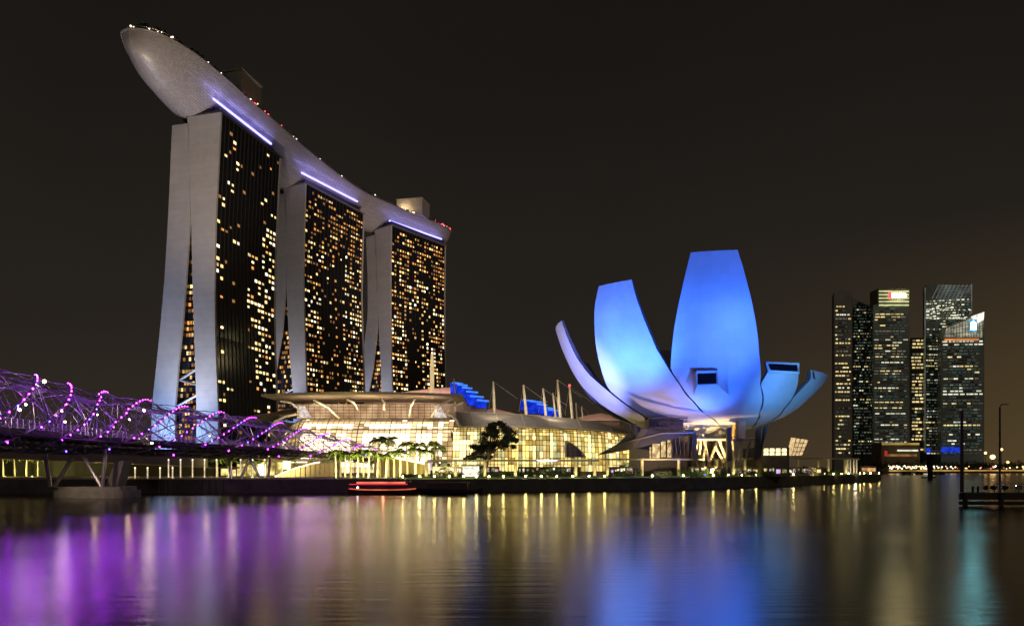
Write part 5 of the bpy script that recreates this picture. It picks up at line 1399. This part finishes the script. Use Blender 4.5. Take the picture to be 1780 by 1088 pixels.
# promenade tip: dim low structures
# dark beacon in the water
r = thing('harbour_beacon', 'tall dark statue-like beacon standing in the water before the far shore', 'beacon', (X(1617, 430), 430, 0))
BK = mat('beacon_dark', (.008, .007, .007), .9)
b = MB(); b.tube([P(1617, 831, 430), P(1617, 822, 430), P(1616, 808, 430), P(1617, 792, 430)], [1.5, 1.3, 1.9, 1.2], 8); b.ball(P(1616.5, 794, 430), 2.1, 8, 6); b.build('body', BK, r)
b = MB(); b.prism([(X(1609, 428), 427), (X(1625, 428), 427), (X(1625, 428), 433), (X(1609, 428), 433)], -.5, .6); b.build('base', BK, r)
for i, (px, y, w_, lab) in enumerate(((1578, 825, 24, 'dark low boat left of the beacon'), (1600, 826, 14, 'small dark boat close to the beacon'), (1634, 826, 22, 'dark low boat right of the beacon'))):
    D = 640+i*30; x0, x1 = X(px-w_/2, D), X(px+w_/2, D); xm = (x0+x1)/2
    r = thing('moored_boat', lab, 'boat', (xm, D, 0), 'dark boats before the far shore')
    b = MB(); b.grid(bh, 12, 4); b.build('hull', BK, r)
    b = MB(); b.box((xm, D+2, 1.8), ((x1-x0)*.6, 2.2, 1.6)); b.build('cabin', BK, r)
# lit low shelters at far promenade tip (x 1500-1530)
r = thing('point_kiosk', 'dim orange-lit kiosk at the right tip of the promenade', 'kiosk', (X(1508, 306), 306, GZ))
b = MB(); b.prism([(X(1496, 306), 306), (X(1524, 306), 306), (X(1524, 306), 312), (X(1496, 306), 312)], GZ, Z(810, 306)); b.build('wall', mat('kiosk_wall', (.12, .10, .07), .6), r)
b = MB(); b.quad(P(1498, 819, 305.7), P(1522, 819, 305.7), P(1522, 813, 305.7), P(1498, 813, 305.7)); b.build('lit_window', emis('tip_glow', (1, .5, .2), .6, .7, .6), r)

# jetty lower right
jt = thing('jetty', 'dark wooden jetty reaching in from the right edge over the water', 'jetty', (X(1740, 104), 104, 0))
JM = mat('jetty_timber', (.045, .030, .028), .8, var=.3, scale=1.5, bump=.3)
D = 103; x0 = X(1667, D)
b = MB(); b.prism([(x0, D), (x0+60, D-6), (x0+60, D-1), (x0+3.4, D+4.5)], .95, 1.9); b.build('deck', JM, jt)
for k in range(7):
    b = MB(); xx = x0+.8+k*5; b.tube([(xx, D-.2-.1*k*5, -1.5), (xx, D-.2-.1*k*5, 2.0)], .35, 8); b.build('pile', JM, jt)
b = MB(); b.tube([(x0, D-.1, .45), (x0+50, D-5.1, .45)], .3, 6); b.build('fender', JM, jt)
b = MB()
for k in range(12): b.tube([(x0+6+k*3, D+1-.1*k*3, 2), (x0+6+k*3, D+1-.1*k*3, 3.3)], .06, 5)
b.tube([(x0+6, D+1, 3.3), (x0+42, D-2.6, 3.3)], .06, 5); b.tube([(x0+6, D+1, 2.7), (x0+42, D-2.6, 2.7)], .05, 5); b.build('railing', DKMETAL, jt)
for i, (px, yt, lab, r_) in enumerate(((1672, 714, 'tall unlit lamp post at the left end of the jetty', .28), (1738, 704, 'tall unlit lamp post with curved top standing on the jetty', .16))):
    D_ = 105; r = thing('jetty_lamp_post', lab, 'lamp post', (X(px, D_), D_, 2.0), 'unlit lamp posts on the jetty')
    b = MB(); t = P(px, yt+4, D_); bb = Vector((t.x, D_, 2.0)); b.tube([bb, t, t+Vector((.15, 0, .35)), t+Vector((.6, 0, .5))] if i else [bb, t, t+Vector((0, 0, .3))], [r_, r_*.75, r_*.6, r_*.5] if i else [r_, r_*.7, r_*.6], 8); b.build('pole', mat('post_paint', (.05, .035, .035), .5), r)
    b = MB(); b.box(t+Vector((.9 if i else 0, 0, .48 if i else .4)), (.7, .25, .12)); b.build('lamp_head', DKMETAL, r)
for i, (px, c_) in enumerate(((1691, 0), (1700, 0))):
    b = MB(); b.tube([(X(px, 104), 104, 2.0), (X(px, 104), 104, 2.7)], .16, 8); b.ball((X(px, 104), 104, 2.75), .2, 8, 5); tag(b.build('mooring_bollard', JM, loc=(X(px, 104), 104, 2.0)), ['left', 'right'][i]+' of the two short mooring bollards on the jetty', 'bollard', 'mooring bollards')

# ------------------------------------------------------------------ floodlights for towers and roof deck
def tflood(loc, target, power, color, label, lens, angle=50, blend=.9):
    flood(loc[0]*F/loc[1]+CX, loc[1], loc[2], target, power, color, label, lens, angle, blend, 'floodlights at the feet of the hotel towers')
for i, T in enumerate(TOW):
    A, a, e = T['A'], T['a'], T['e']; nm = ['nearest', 'middle', 'farthest'][i]
    base = A+e*26-a*26
    tflood((base.x, base.y, 6 if i == 0 else 22), (A+e*24+Vector((0, 0, 40))), [190000, 85000, 105000][i], (.30, .48, 1.0), f'blue floodlight lighting the foot of the {nm} hotel tower end walls', 'blue', 110)
    base = A+e*12-a*34
    tflood((base.x, base.y, 6 if i == 0 else 24), (A+e*18+Vector((0, 0, 110))), [215000, 135000, 118000][i], (.80, .75, .80), f'pale violet floodlight aimed up the {nm} hotel tower end walls', 'pale', 70)
tflood((-120, 262, 16), (-165, 340, 200), 800000, (1, .78, .62), 'added warm floodlight on an added tall thin mast left of the hall, aimed at the deck overhang', 'warm', 62)  # added lamps and masts, standing in for city light from below
tflood((-60, 300, 26), (-130, 430, 200), 900000, (1, .73, .60), 'added warm floodlight on an added mast behind the hall canopy aimed at the middle of the deck', 'warm', 60)
tflood((-5, 350, 20), (-90, 540, 200), 960000, (1, .74, .62), 'added warm floodlight on an added mast behind the gridded wing aimed at the far deck end', 'warm', 50)
tflood((-215, 330, 6), (-185, 372, 190), 110000, (.35, .45, 1.0), 'blue floodlight aimed up at the deck behind the nearest tower', 'blue', 50)
